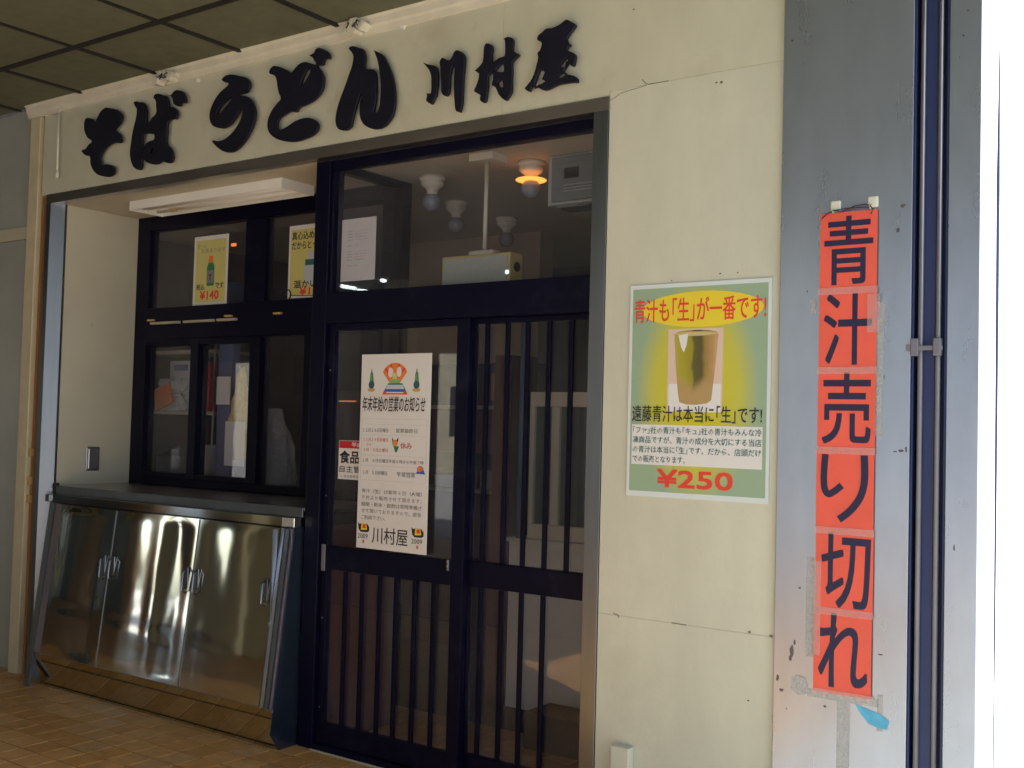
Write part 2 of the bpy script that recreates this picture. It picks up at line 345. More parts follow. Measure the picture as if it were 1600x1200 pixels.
for k in range(-6, 6):
    xb = -4.44 + CX * k
    if xb < -.9:
        cuts = [-3.3] + [y_ for y_ in [-0.527 + CY * q for q in range(-4, 1)]] + [-.002]
        for y0_, y1_ in zip(cuts, cuts[1:]): bx('grid_bar', M['cbar'], ceiling, xb - .013, xb + .013, y0_ + .0185, y1_ - .0185 if y1_ < -.01 else y1_, CZ - .016, CZ + .004)
farc.build('ceiling_tile', M['ceil'], ceiling, kind='stuff')

# ================================================================ SHOP FRONT WALL
wall = thing('shop_front_wall', (-3.9, 0, 0), 'cream plastered shop front with wide fascia above the window and door', 'wall')
# fascia, split where the photo shows the joints
bx('fascia_panel', M['fascia'], wall, -6.24, -2.795, 0, .12, 2.872, CZ + .03, .002)
MB().prism([(-2.7935, 2.872), (-2.2615, 2.872), (-2.2615, 2.8915), (-1.533, 2.8915), (-1.533, CZ + .03), (-2.7935, CZ + .03)], 0, .12).build('fascia_panel', M['fascia'], wall)
bx('joint_filler', M['fascia'], wall, -2.255, -1.534, .0022, .119, 2.8895, 2.8920); bx('joint_filler', M['cream'], wall, -2.255, -1.534, .0022, .119, .8345, .8365)
bx('wall_panel', M['cream'], wall, -2.26, -1.533, 0, .12, 0.8360, 2.8900, .0008)
bx('wall_panel', M['cream'], wall, -2.26, -1.533, 0, .12, 0.0, 0.8350, .0008)
bx('backing', M['cream'], wall, -6.24, -1.54, .124, .16, 2.89, CZ + .03)
bx('backing', M['cream'], wall, -2.255, -1.54, .124, .16, 0, 2.885)
# cornice with a stepped profile
MB().prismx([(0, 3.36), (-.012, 3.362), (-.018, 3.385), (-.028, 3.395), (-.032, 3.425), (-.045, 3.432), (-.045, 3.4375), (0, 3.4375)], -6.40, -1.535).build('cornice', M['trim'], wall)
# cracks and marks in the plaster (thin raised filler lines)
def crack(pts, r=.0016, parent=wall, m_=None, name='crack'):
    MB().tube([(x, -.0002, z) for x, z in pts], r, 5).build(name, m_ or M['crack'], parent)
crack([(-2.262, 2.852), (-2.235, 2.862), (-2.21, 2.875), (-2.17, 2.880), (-2.13, 2.884), (-2.095, 2.889)])
crack([(-2.115, 2.915), (-2.10, 2.897), (-2.085, 2.891), (-2.0, 2.8905)], .002)
crack([(-2.19, .842), (-2.17, .838), (-2.165, .828)], .003); crack([(-1.94, .8365), (-1.88, .8355)], .0022)
for (x, z, s) in ((-1.63, .842, .006), (-1.548, .838, .007), (-1.78, 2.85, .006), (-1.80, 2.852, .004), (-1.63, .60, .004), (-1.97, 2.12, .003), (-1.77, 2.135, .004), (-1.70, 2.135, .003), (-2.16, 3.20, .004), (-1.79, 3.32, .004)):
    MB().prism([(x + s * math.cos(a) * (1 + .4 * math.sin(3 * a + x * 9)), z + s * .8 * math.sin(a)) for a in [k * .785 for k in range(8)]], -.0010, -.0002).build('chip', M['crack'], wall)
# stainless surround of the opening
sur = thing('steel_surround', (-4.2, 0, 0), 'stainless steel trim framing the window and door opening', 'door surround')
bx('head', M['steeld'], sur, -6.176, -2.258, -.006, .050, 2.816, 2.8705, .0015)
bx('jamb', M['steel'], sur, -2.330, -2.2615, -.006, .060, 0.0, 2.8155, .0015)
MB().prismz([(-6.176, -.006), (-6.130, -.006), (-6.083, .060), (-6.083, .075), (-6.176, .075)], 0, 2.8155).build('jamb', M['steel'], sur)
# alcove lining behind the opening
alc = thing('window_alcove', (-5, .3, 0), 'plain beige lined alcove in front of the recessed service window', 'alcove')
bx('side_wall', M['alcove'], alc, -6.16, -6.082, .076, .66, 0, 2.8155)
bx('soffit', M['alcove'], alc, -6.16, -3.885, .051, .66, 2.817, 2.87)
sw = thing('socket_plate', (-6.08, .31, 1.29), 'small grey metal cover plate on the beige alcove side wall', 'cover plate')
bx('plate', M['steelk'], sw, -6.081, -6.070, .262, .353, 1.216, 1.362, .003)
bx('flap', M['steeld'], sw, -6.070, -6.060, .272, .343, 1.226, 1.352, .004)

# left neighbour wall
lw = thing('panelled_wall', (-8, .04, 0), 'grey panelled wall with cream rail left of the shop', 'wall')
for k in range(9):
    x1 = -6.372 - 2.4 * k; x0 = x1 - 2.396
    bx('panel', M['ltile'], lw, x0, x1, .035, .12, 2.708, CZ - .004, .002); bx('panel', M['ltile'], lw, x0, x1, .035, .12, 0, 2.627, .002)
bx('rail', M['lbar'], lw, -30, -6.372, .022, .12, 2.629, 2.706, .003)
cp = MB().box(-6.370, -6.268, -.012, .12, 0, CZ - .08, .004).build('wall_post', M['post'], label='narrow cream post between the grey wall and the shop front', cat='post')
MB().box(-6.267, -6.243, .02, .12, 0, 2.87).box(-6.243, -6.178, .03, .12, 0, 2.868).build('gap_filler', M['obrown'], wall)
for z_ in (1.30, 1.13, 1.02): bx('spacer', M['tan'], wall, -6.262, -6.240, -.002, .019, z_, z_ + .045)

# ================================================================ SIGN CHARACTERS
GLYPHS = {"そ":[[[-5.747,3.2752],[-5.7003,3.2611],[-5.67,3.242],[-5.6548,3.2596],[-5.6202,3.294],[-5.5725,3.3091],[-5.5152,3.2958],[-5.4664,3.2813],[-5.4252,3.2559],[-5.4114,3.2249],[-5.429,3.1936],[-5.4633,3.1741],[-5.4745,3.1635],[-5.4335,3.141],[-5.412,3.1141],[-5.4104,3.0898],[-5.4295,3.0802],[-5.4776,3.0887],[-5.5329,3.0788],[-5.5797,3.0554],[-5.6008,3.0311],[-5.6024,3.0067],[-5.5911,2.9834],[-5.5423,2.9801],[-5.4852,2.9637],[-5.4639,2.9418],[-5.4699,2.9135],[-5.5128,2.8989],[-5.5779,2.9085],[-5.6362,2.9273],[-5.6797,2.9617],[-5.7029,2.999],[-5.7097,3.0369],[-5.7522,3.0495],[-5.7873,3.0712],[-5.7928,3.0894],[-5.7513,3.0966],[-5.7236,3.1179],[-5.6993,3.1272],[-5.7427,3.1527],[-5.7751,3.1968],[-5.7804,3.2375],[-5.7715,3.2662]]],"ば":[[[-5.3186,3.2955],[-5.2961,3.3041],[-5.2571,3.2934],[-5.2262,3.2864],[-5.2019,3.2614],[-5.1884,3.2263],[-5.191,3.1841],[-5.1912,3.1511],[-5.1729,3.158],[-5.1485,3.1875],[-5.1125,3.2082],[-5.1147,3.2438],[-5.1202,3.2728],[-5.1402,3.2946],[-5.1302,3.3143],[-5.0932,3.3156],[-5.0554,3.3004],[-5.0255,3.2911],[-5.0055,3.2601],[-5.0001,3.2314],[-4.9707,3.2247],[-4.9371,3.2036],[-4.9231,3.1739],[-4.9336,3.1455],[-4.959,3.149],[-4.9914,3.1466],[-5.0046,3.1253],[-5.0026,3.0926],[-5.0083,3.0655],[-5.0059,3.0258],[-4.9794,3.0085],[-4.9561,2.9802],[-4.9433,2.9464],[-4.9526,2.9222],[-4.9773,2.9127],[-5.0104,2.9198],[-5.0403,2.9312],[-5.0763,2.9206],[-5.1134,2.9212],[-5.1665,2.9358],[-5.2055,2.9569],[-5.2154,2.9581],[-5.2149,2.9274],[-5.2288,2.9063],[-5.2634,2.9117],[-5.2952,2.9296],[-5.3208,2.9683],[-5.3329,3.0128],[-5.3282,3.06],[-5.3187,3.1161],[-5.3062,3.1622],[-5.2899,3.2077],[-5.2849,3.2499],[-5.3015,3.2691]],[[-5.2108,3.1017],[-5.1237,3.0878],[-5.1201,3.0662],[-5.1594,3.0629],[-5.1961,3.0478],[-5.2193,3.0201],[-5.218,3.0601]],[[-5.1448,3.0084],[-5.1265,3.0131],[-5.1333,3.0023],[-5.1478,2.9956]],[[-5.0035,3.2877],[-4.9821,3.2937],[-4.9683,3.3054],[-4.9399,3.3112],[-4.8889,3.2953],[-4.8624,3.266],[-4.8515,3.2368],[-4.8633,3.2203],[-4.8884,3.2263],[-4.9053,3.2104],[-4.9305,3.2142],[-4.964,3.233],[-4.9728,3.2598],[-4.9845,3.2732]]],"う":[[[-4.5773,3.3011],[-4.5625,3.3175],[-4.5318,3.325],[-4.4883,3.3207],[-4.4386,3.3054],[-4.3892,3.2891],[-4.358,3.2656],[-4.3495,3.2397],[-4.3612,3.213],[-4.3847,3.2023],[-4.421,3.2038],[-4.3719,3.1881],[-4.3378,3.1645],[-4.3153,3.1326],[-4.3041,3.0985],[-4.3055,3.0582],[-4.3241,3.0161],[-4.3548,2.9755],[-4.3949,2.94],[-4.4481,2.9139],[-4.4908,2.9102],[-4.5408,2.9213],[-4.5859,2.9456],[-4.6187,2.9706],[-4.6356,2.9895],[-4.6234,2.9984],[-4.5882,2.9888],[-4.5446,2.9902],[-4.5021,3.0053],[-4.4605,3.0306],[-4.4259,3.067],[-4.4121,3.0937],[-4.4074,3.1176],[-4.434,3.1051],[-4.4629,3.0763],[-4.4986,3.0544],[-4.5413,3.0437],[-4.5853,3.0497],[-4.6304,3.0663],[-4.6574,3.0953],[-4.6644,3.1299],[-4.655,3.1664],[-4.6256,3.2082],[-4.5835,3.2436],[-4.5227,3.2715],[-4.5545,3.2841]],[[-4.5992,3.131],[-4.5847,3.1519],[-4.5485,3.1757],[-4.5121,3.191],[-4.4877,3.1955],[-4.5055,3.1817],[-4.5413,3.158],[-4.5714,3.1374]]],"ど":[[[-4.2187,3.2835],[-4.2098,3.3026],[-4.1841,3.3133],[-4.1445,3.3029],[-4.1048,3.2849],[-4.0719,3.2681],[-4.0555,3.2586],[-4.0279,3.2786],[-3.9971,3.2935],[-3.9596,3.2946],[-3.9218,3.2819],[-3.8904,3.2708],[-3.9034,3.2862],[-3.9134,3.3012],[-3.9356,3.314],[-3.9238,3.3252],[-3.9054,3.3286],[-3.8938,3.3442],[-3.8695,3.3486],[-3.8323,3.3331],[-3.8042,3.315],[-3.7893,3.2905],[-3.7963,3.2743],[-3.8236,3.2768],[-3.8347,3.2547],[-3.8589,3.2522],[-3.8714,3.2565],[-3.8458,3.2302],[-3.829,3.1968],[-3.8272,3.1571],[-3.8409,3.1243],[-3.8762,3.0968],[-3.9246,3.0799],[-3.974,3.0718],[-3.9926,3.0679],[-4.0106,3.0505],[-4.0553,3.057],[-4.1058,3.044],[-4.134,3.0278],[-4.1393,3.0037],[-4.1255,2.986],[-4.0777,2.993],[-4.0214,3.0119],[-3.9653,3.0196],[-3.9154,3.0147],[-3.8714,2.993],[-3.8519,2.9684],[-3.8597,2.9389],[-3.8924,2.9192],[-3.9475,2.9088],[-4.0162,2.9044],[-4.0867,2.9158],[-4.1522,2.9378],[-4.1996,2.9712],[-4.218,3.01],[-4.2135,3.0503],[-4.186,3.0918],[-4.1485,3.1225],[-4.1285,3.1375],[-4.1442,3.167],[-4.1558,3.2051],[-4.164,3.2381],[-4.1814,3.2591],[-4.2115,3.2709]],[[-3.9824,3.1819],[-3.9742,3.2073],[-3.9568,3.2355],[-3.9328,3.2528],[-3.929,3.2375],[-3.9493,3.2076],[-3.9701,3.1866]]],"ん":[[[-3.6748,3.3036],[-3.6643,3.316],[-3.6396,3.3155],[-3.6063,3.3014],[-3.5788,3.2905],[-3.5643,3.2679],[-3.5577,3.2387],[-3.5603,3.1991],[-3.5315,3.1883],[-3.5073,3.1822],[-3.4904,3.1595],[-3.4845,3.1189],[-3.4825,3.0711],[-3.4851,3.032],[-3.4918,3.0013],[-3.496,2.9762],[-3.4803,2.9799],[-3.4681,3.0017],[-3.4646,3.0446],[-3.465,3.0921],[-3.4712,3.1405],[-3.4792,3.1814],[-3.4903,3.219],[-3.5048,3.2493],[-3.5137,3.2708],[-3.4814,3.2591],[-3.4489,3.2355],[-3.4211,3.1952],[-3.3931,3.1433],[-3.3756,3.0935],[-3.3668,3.0413],[-3.3663,2.9905],[-3.3773,2.9453],[-3.4044,2.914],[-3.4401,2.8954],[-3.482,2.8932],[-3.5249,2.905],[-3.5633,2.9282],[-3.5864,2.9633],[-3.5935,3.0044],[-3.5898,3.0438],[-3.5815,3.0766],[-3.5932,3.0604],[-3.6053,3.0261],[-3.6174,2.9918],[-3.627,2.9611],[-3.6338,2.9299],[-3.6605,2.9155],[-3.6825,2.9144],[-3.7218,2.9258],[-3.7425,2.953],[-3.7468,2.9861],[-3.7376,3.0295],[-3.7175,3.0794],[-3.6919,3.1281],[-3.6693,3.1771],[-3.6493,3.2223],[-3.6427,3.2615],[-3.6574,3.2843]]],"川":[[[-3.2166,3.1654],[-3.179,3.1503],[-3.1381,3.1362],[-3.1246,3.1168],[-3.1179,3.0843],[-3.1197,3.0334],[-3.1238,2.9971],[-3.1377,2.9793],[-3.1497,2.9583],[-3.1684,2.9668],[-3.1854,2.9779],[-3.1895,2.99],[-3.1846,3.0064],[-3.1908,3.0246],[-3.1629,3.0174],[-3.1626,3.0574],[-3.165,3.0921],[-3.1759,3.1168],[-3.1971,3.1405]],[[-3.1184,3.1471],[-3.101,3.1674],[-3.0808,3.1562],[-3.0589,3.1481],[-3.0468,3.1601],[-3.035,3.1792],[-3.021,3.1861],[-2.9922,3.173],[-2.974,3.1558],[-2.9671,3.1378],[-2.9687,3.1045],[-2.9727,3.0688],[-2.9747,3.0272],[-2.9757,2.9855],[-2.9763,2.9437],[-2.986,2.9004],[-3.0002,2.9025],[-3.0201,2.9138],[-3.0268,2.9512],[-3.0312,2.9941],[-3.0341,3.0367],[-3.0331,3.076],[-3.0318,3.1096],[-3.0389,3.1108],[-3.0459,3.0866],[-3.0504,3.0619],[-3.0501,3.0252],[-3.0534,2.9975],[-3.069,2.9824],[-3.0928,2.9923],[-3.1052,3.0141],[-3.1057,3.0482],[-3.1101,3.0887],[-3.1139,3.1235]]],"村":[[[-2.8602,3.1869],[-2.8284,3.1737],[-2.8185,3.151],[-2.8251,3.1314],[-2.8221,3.0951],[-2.8059,3.1042],[-2.7843,3.1123],[-2.7627,3.1144],[-2.762,3.1498],[-2.7647,3.1754],[-2.7722,3.1857],[-2.7454,3.194],[-2.7181,3.1816],[-2.7111,3.1612],[-2.7128,3.1262],[-2.6783,3.104],[-2.6973,3.0883],[-2.7147,3.0737],[-2.7135,3.0383],[-2.7139,2.9944],[-2.7143,2.9504],[-2.7279,2.9291],[-2.7453,2.9141],[-2.7673,2.9263],[-2.7899,2.9504],[-2.8073,2.9828],[-2.8278,2.9934],[-2.8213,3.0177],[-2.8241,3.0449],[-2.8403,3.0356],[-2.8398,2.9998],[-2.8418,2.9703],[-2.8479,2.9326],[-2.8622,2.9213],[-2.8888,2.9388],[-2.8858,2.9593],[-2.9183,2.9793],[-2.9206,2.9917],[-2.9064,3.0165],[-2.8965,3.0539],[-2.9234,3.0734],[-2.9051,3.0853],[-2.8796,3.105],[-2.8753,3.1402],[-2.8743,3.167]],[[-2.8007,3.0558],[-2.7865,3.0683],[-2.7685,3.0726],[-2.7659,3.047],[-2.7896,3.0525]],[[-2.7879,3.0004],[-2.7736,3.007],[-2.7674,2.9823],[-2.7802,2.9873]]],"屋":[[[-2.4501,3.2101],[-2.4332,3.1997],[-2.4129,3.1872],[-2.4026,3.1739],[-2.4121,3.1588],[-2.4283,3.1448],[-2.4443,3.1251],[-2.439,3.1128],[-2.4236,3.0986],[-2.4301,3.0913],[-2.4431,3.0823],[-2.4128,3.0656],[-2.3991,3.049],[-2.4017,3.0241],[-2.411,3.0031],[-2.4277,3.0088],[-2.443,3.0227],[-2.4475,3.0036],[-2.4571,2.991],[-2.4335,2.9815],[-2.4068,2.9714],[-2.3906,2.9575],[-2.3886,2.9346],[-2.4124,2.9371],[-2.4556,2.9397],[-2.4858,2.9389],[-2.516,2.9308],[-2.5499,2.9261],[-2.5777,2.9391],[-2.6042,2.9548],[-2.6128,2.9533],[-2.6243,2.932],[-2.6511,2.9477],[-2.6549,2.9585],[-2.6276,2.9817],[-2.6094,3.0106],[-2.5983,3.0464],[-2.5915,3.0741],[-2.5963,3.0952],[-2.5828,3.1044],[-2.5748,3.1261],[-2.5803,3.1357],[-2.5979,3.1462],[-2.5951,3.1674],[-2.5713,3.1803],[-2.5511,3.1923],[-2.5236,3.1885],[-2.4866,3.1958],[-2.4667,3.2062]],[[-2.5766,3.0138],[-2.5574,3.0049],[-2.5721,2.9785],[-2.558,2.969],[-2.5785,2.9637],[-2.6008,2.9572],[-2.5894,2.9813]],[[-2.4748,3.0224],[-2.4486,3.0435],[-2.4468,3.0262],[-2.4578,3.0153]],[[-2.4819,2.9781],[-2.4603,2.9859],[-2.4568,2.9811],[-2.47,2.9747]]]}
def catmull(pts, n=3):
    out = []; L = len(pts)
    for i in range(L):
        p0, p1, p2, p3 = (Vector(pts[(i + k - 1) % L]) for k in range(4))
        sharp = (p1 - p0).normalized().dot((p2 - p1).normalized()) < 0.15
        for k in range(n):
            t = k / n
            m1 = (p2 - p0) * .5; m2 = (p3 - p1) * .5
            lim = (p2 - p1).length * .9
            if m1.length > lim: m1 = m1.normalized() * lim
            if m2.length > lim: m2 = m2.normalized() * lim
            out.append(p1 * (2 * t ** 3 - 3 * t * t + 1) + m1 * (t ** 3 - 2 * t * t + t) + p2 * (-2 * t ** 3 + 3 * t * t) + m2 * (t ** 3 - t * t))
    return out
def glyph(ch, label):
    outs = GLYPHS[ch]; cx = sum(p[0] for p in outs[0]) / len(outs[0]); cz = sum(p[1] for p in outs[0]) / len(outs[0])
    cu = bpy.data.curves.new('g', 'CURVE'); cu.dimensions = '2D'; cu.fill_mode = 'BOTH'; cu.extrude = .005; cu.bevel_depth = .003; cu.bevel_resolution = 2; cu.offset = -.007
    for o in outs:
        pts = catmull(o, 2 if ch in '川村屋' else 4); s = cu.splines.new('POLY'); s.points.add(len(pts) - 1)
        for q, p in zip(s.points, pts): q.co = (p.x - cx, p.y - cz, 0, 1)
        s.use_cyclic_u = True
    ob = bpy.data.objects.new('g', cu); COL.objects.link(ob); bpy.context.view_layer.update()
    me = bpy.data.meshes.new_from_object(ob.evaluated_get(bpy.context.evaluated_depsgraph_get())); bpy.data.objects.remove(ob)
    for v in me.vertices: v.co = Vector((v.co.x, -v.co.z * 1.0, v.co.y))
    me.materials.clear(); me.materials.append(M['letter'])
    bm = bmesh.new(); bm.from_mesh(me); bmesh.ops.recalc_face_normals(bm, faces=bm.faces)
    for (x, z) in [(sum(p[0] for p in o) / len(o) - cx, sum(p[1] for p in o) / len(o) - cz) for o in outs[:1]]: pass
    bm.to_mesh(me); bm.free(); me.name = 'sign_character'
    o = place(me, 'sign_character', None, (cx, -.029, cz)); tag(o, label, 'sign letter', 'raised black characters of the shop sign')
glyph('そ', 'raised black brush character そ, first at the left end of the fascia')
glyph('ば', 'raised black brush character ば with two dots, between そ and う')
glyph('う', 'raised black rounded brush character う in the middle of the sign')
glyph('ど', 'large raised black brush character ど standing between う and ん')
glyph('ん', 'tall raised black brush character ん, last of the five large hiragana')
glyph('川', 'smaller raised black character 川 made of three vertical strokes')
glyph('村', 'smaller raised black character 村 between 川 and 屋')
glyph('屋', 'smaller raised black character 屋 at the right end of the sign')

# bits on the fascia
MB().tube([(-6.055, -.025, 3.355), (-6.046, -.025, 2.96)], .0065, 8).tube([(-6.13, -.02, 3.352), (-6.055, -.025, 3.356), (-6.05, -.01, 3.37)], .006, 6).tube([(-6.047, -.025, 3.0), (-6.046, -.025, 2.955)], .010, 8).build('conduit', M['plastic'], label='thin white conduit rod hanging at the left end of the sign fascia', cat='conduit')
def junk(x, z, label):
    b_ = MB(); random.seed(int(-x * 100))
    for k in range(13):
        xx = x + random.uniform(-.08, .07); zz = z + random.uniform(-.015, .03)
        b_.box(xx - .022, xx + .022, -.066 + random.uniform(-.01, .015), -.02, zz - .010, zz + .010, .002,
               Matrix.Rotation(random.uniform(-.8, .8), 3, 'Y'))
    o = b_.build('broken_bracket', M['trim'], label=label, cat='bracket', group='broken brackets on the cornice')
    w = MB()
    for k in range(3):
        a = random.uniform(-.03, .05); w.tube([(x + a, -.075, z + .022), (x + a + random.uniform(-.02, .02), -.082, z + .01), (x + a + random.uniform(-.03, .03), -.075, z - .004)], .004, 5)
    w.build('wire_end', M['string'], o)
junk(-5.02, 3.375, 'broken cornice bracket with loose wire ends above the ば character')
junk(-3.62, 3.39, 'cracked cornice bracket and wires directly above the tall ん character')
for x, z, lb in ((-4.80, 3.345, 'white screw head under the cornice left of the う character'), (-3.36, 3.36, 'white screw head under the cornice above the 川 character')):
    MB().prism([(x + .012 * math.cos(k * .785), z + .012 * math.sin(k * .785)) for k in range(8)], -.010, -.0005).build('screw_head', M['wht'], label=lb, cat='screw')

# ================================================================ STEEL CLAD COLUMN AND END WALL
colm = thing('steel_column', (-1.2, 0, 0), 'grey brushed steel clad column at the right end of the shop', 'column')
bx('cladding', M['column'], colm, -1.531, -1.074, -.018, .06, -.002, CZ + .03, .002, label='wide scratched steel sheet behind the red banner')
bx('cladding', M['column'], colm, -.960, -.861, -.018, .06, -.002, CZ + .03, .002, label='narrow steel sheet right of the pipes')
bx('channel', M['groove'], colm, -1.072, -.962, .045, .06, -.002, CZ + .03)
for x0, x1 in ((-1.072, -1.066), (-.968, -.962)): bx('channel_lip', M['groove'], colm, x0, x1, -.012, .0445, -.002, CZ + .03)
MB().prismz([(-1.041, .0), (-1.002, .0), (-1.002, .044), (-1.041, .044)], -.002, CZ + .02).build('channel', M['groove'], colm)
for x, lb in ((-1.046, 'left of two thin grey pipes running up the column channel'), (-.990, 'right of two thin grey pipes running up the column channel')):
    MB().tube([(x, -.006, 0), (x, -.006, CZ + .02)], .0085, 12).build('pipe', M['pipe'], label=lb, cat='pipe', group='thin pipes in the column channel')
cl = thing('pipe_clamp', (-1.02, -.02, 1.84), 'grey clamp bridging the two thin pipes on the steel column', 'clamp')
bx('bridge', M['pipe'], cl, -1.075, -.972, -.024, -.016, 1.836, 1.852, .002)
for x in (-1.062, -.990): bx('saddle', M['pipe'], cl, x - .012, x + .014, -.028, .0, 1.818, 1.876, .004)
bx('ear', M['pipe'], cl, -1.088, -1.074, -.026, -.019, 1.834, 1.856, .002)
ew = thing('gable_wall', (-.87, 2, 0), 'bright white sunlit end wall right of the steel column', 'wall')
MB().prismx([(.062, 0), (.238, 0), (.205, 2.4), (.235, 3.06), (.062, 3.06)], -.93, -.862).build('panel', M['endwall'], ew)
MB().prismx([(.246, 0), (4.2, 0), (4.2, 3.06), (.240, 3.06), (.262, 2.4), (.256, 1.2)], -.93, -.862).build('panel', M['endwall'], ew)
MB().prismx([(.2435, 0), (.2458, 0), (.2558, 1.2), (.2618, 2.4), (.2395, 3.06), (.2370, 3.06), (.2500, 2.4), (.2500, 1.2)], -.93, -.8622).build('slot_shade_strip', M['groove'], ew)  # dark strip on the panel edge, painting shade into the slot
bx('panel', M['endwall'], ew, -.93, -.862, .062, 4.2, 3.0605, CZ + .3)
bx('slot_back', M['groove'], ew, -.945, -.931, .10, .40, 0, 3.2)
bx('inner_wall', M['endwall'], ew, -1.53, -.95, .07, .10, 0, CZ)
# marks and tape on the column
def spot(name, x, z, rx, rz, m_, label=None, parent=colm, y=-.0185, n=9, seed=0):
    random.seed(seed + int(abs(x * 1000)) + int(z * 100))
    pts = [(x + rx * math.cos(2 * math.pi * k / n) * random.uniform(.6, 1.15), z + rz * math.sin(2 * math.pi * k / n) * random.uniform(.6, 1.15)) for k in range(n)]
    MB().prism(pts, y - .0004, y).build(name, m_, parent)
for x, z, a, b_ in ((-1.465, .80, .010, .022), (-1.470, .775, .006, .012), (-1.455, .83, .005, .010), (-1.345, .63, .006, .005), (-1.10, 1.505, .012, .005), (-1.085, 1.51, .004, .010), (-1.12, 1.502, .008, .003),
                    (-.935, 3.02, .005, .004), (-.925, 3.025, .004, .007), (-.905, 2.94, .005, .002), (-.918, 2.86, .004, .004), (-1.105, 2.32, .010, .008), (-1.12, 2.24, .007, .010), (-1.44, 1.02, .006, .004), (-1.16, .83, .010, .003),
                    (-1.515, .70, .006, .012), (-1.50, .66, .010, .006), (-1.48, .60, .003, .003), (-1.43, 2.05, .002, .006), (-1.16, 1.75, .002, .010), (-1.50, 2.95, .006, .004), (-.93, 1.2, .003, .012)):
    spot('stain_mark', x, z, a, b_, M['dirt'])
for x0, x1, z0, z1 in ((-1.425, -1.395, .79, 1.13), (-1.31, -1.265, .43, .655), (-1.415, -1.17, .655, .683), (-1.175, -1.155, .58, .70), (-1.205, -1.165, 1.93, 2.0), (-1.425, -1.405, 1.97, 2.02), (-1.195, -1.17, 1.55, 1.93)):
    bx('tape_residue', M['residue'], colm, x0 * .995, x1 * .995, -.0190, -.0184, z0, z1)
MB().prism([(-1.468, .675), (-1.462, .712), (-1.445, .722), (-1.415, .716), (-1.405, .690), (-1.412, .66), (-1.44, .655), (-1.462, .663)], -.0235, -.0185).build('adhesive_pad', M['residue'], label='dirty leftover adhesive pad beside the lower left corner of the red banner', cat='adhesive pad')
MB().prism([(-1.241, .655), (-1.205, .647), (-1.150, .632), (-1.128, .618), (-1.135, .588), (-1.170, .590), (-1.195, .598), (-1.222, .625)], -.0200, -.0187).build('blue_tape', M['bluetape'], label='torn scrap of light blue tape below the red banner', cat='tape')

def catmull_open(pts, n=5):
    P_ = [Vector(p) for p in pts]; out = []
    for i in range(len(P_) - 1):
        p0, p1, p2, p3 = P_[max(i - 1, 0)], P_[i], P_[i + 1], P_[min(i + 2, len(P_) - 1)]
        for k in range(n):
            t_ = k / n; out.append(.5 * ((2 * p1) + (p2 - p0) * t_ + (2 * p0 - 5 * p1 + 4 * p2 - p3) * t_ ** 2 + (3 * p1 - p0 - 3 * p2 + p3) * t_ ** 3))
    return out + [P_[-1]]
# red banner of six taped sheets
ban = thing('paper_banner', (-1.285, -.03, .675), 'tall red paper banner of six taped sheets reading 青汁売り切れ', 'banner')
X0, X1 = -1.384, -1.186
zt, zb = 2.316, .679; H = (zt - zb) / 6
for k, ch in enumerate('青汁売り切れ'):
    z1 = zt - H * k + (.004 if k else 0); z0 = zt - H * (k + 1)
    jx = [0, .001, .0005, -.0005, .001, -.001][k]; yy = -.024 - .0006 * (k % 2)
    s = MB()
    n = 6
    for i in range(n):      # gently curled sheet
        za, zc = z0 + (z1 - z0) * i / n, z0 + (z1 - z0) * (i + 1) / n
        w = lambda t: -.0012 * math.sin(math.pi * t)
        ya, yc = yy + w(i / n), yy + w((i + 1) / n)
        vs = [s.bm.verts.new(c) for c in ((X0 + jx, ya, za), (X1 + jx, ya, za), (X1 + jx, yc, zc), (X0 + jx, yc, zc), (X0 + jx, ya + .0006, za), (X1 + jx, ya + .0006, za), (X1 + jx, yc + .0006, zc), (X0 + jx, yc + .0006, zc))]
        for f in ((0, 1, 2, 3), (7, 6, 5, 4), (0, 3, 7, 4), (1, 5, 6, 2)): s.bm.faces.new([vs[j] for j in f])
    sh = s.build('sheet', M['banner'], ban)
    tx = {'青': (.09, .92, .06, .91), '汁': (.10, .92, .05, .93), '売': (.09, .92, .04, .92), 'り': (.12, .90, .06, .94), '切': (.12, .95, .04, .95), 'れ': (.09, .92, .03, .93)}[ch]
    if ch == 'り':
        def stroke(pts, w_=.012):
            pts = [Vector(p) for p in catmull_open(pts)]; Lf, Rt = [], []
            for i, p in enumerate(pts):
                d = (pts[min(i + 1, len(pts) - 1)] - pts[max(i - 1, 0)]).normalized(); nn = Vector((-d.y, d.x)) * w_ * .5
                Lf.append(p + nn); Rt.append(p - nn)
            MB().prism([tuple(p) for p in Lf + Rt[::-1]], yy - .0028, yy - .0020).build('lettering', M['inkn'], ban)
        def uv(l): return [(X0 + (X1 - X0) * u, z1 - H * v) for u, v in l]
        stroke(uv([(.155, .06), (.14, .22), (.135, .38), (.155, .50), (.22, .555), (.32, .52), (.45, .44)]), .0225)
        stroke(uv([(.83, .06), (.84, .22), (.835, .40), (.78, .56), (.66, .70), (.54, .79), (.41, .865)]), .024)
        if k: bx('tape', M['tape'], ban, X0 - .004, X1 + .004, -.0290, -.0286, z1 - .014, z1 + .010)
        continue
    text_part('lettering', ch, X0 + (X1 - X0) * tx[0], X0 + (X1 - X0) * tx[1], z1 - H * tx[3], z1 - H * tx[2], yy - .0006, M['inkn'], ban, bold=.012, res=6, yfun=lambda z: -.0014 * math.sin(math.pi * min(1, max(0, (z - z0) / (z1 - z0)))))
    if k: bx('tape', M['tape'], ban, X0 - .004, X1 + .004, -.0278, -.0274, z1 - .014, z1 + .010)
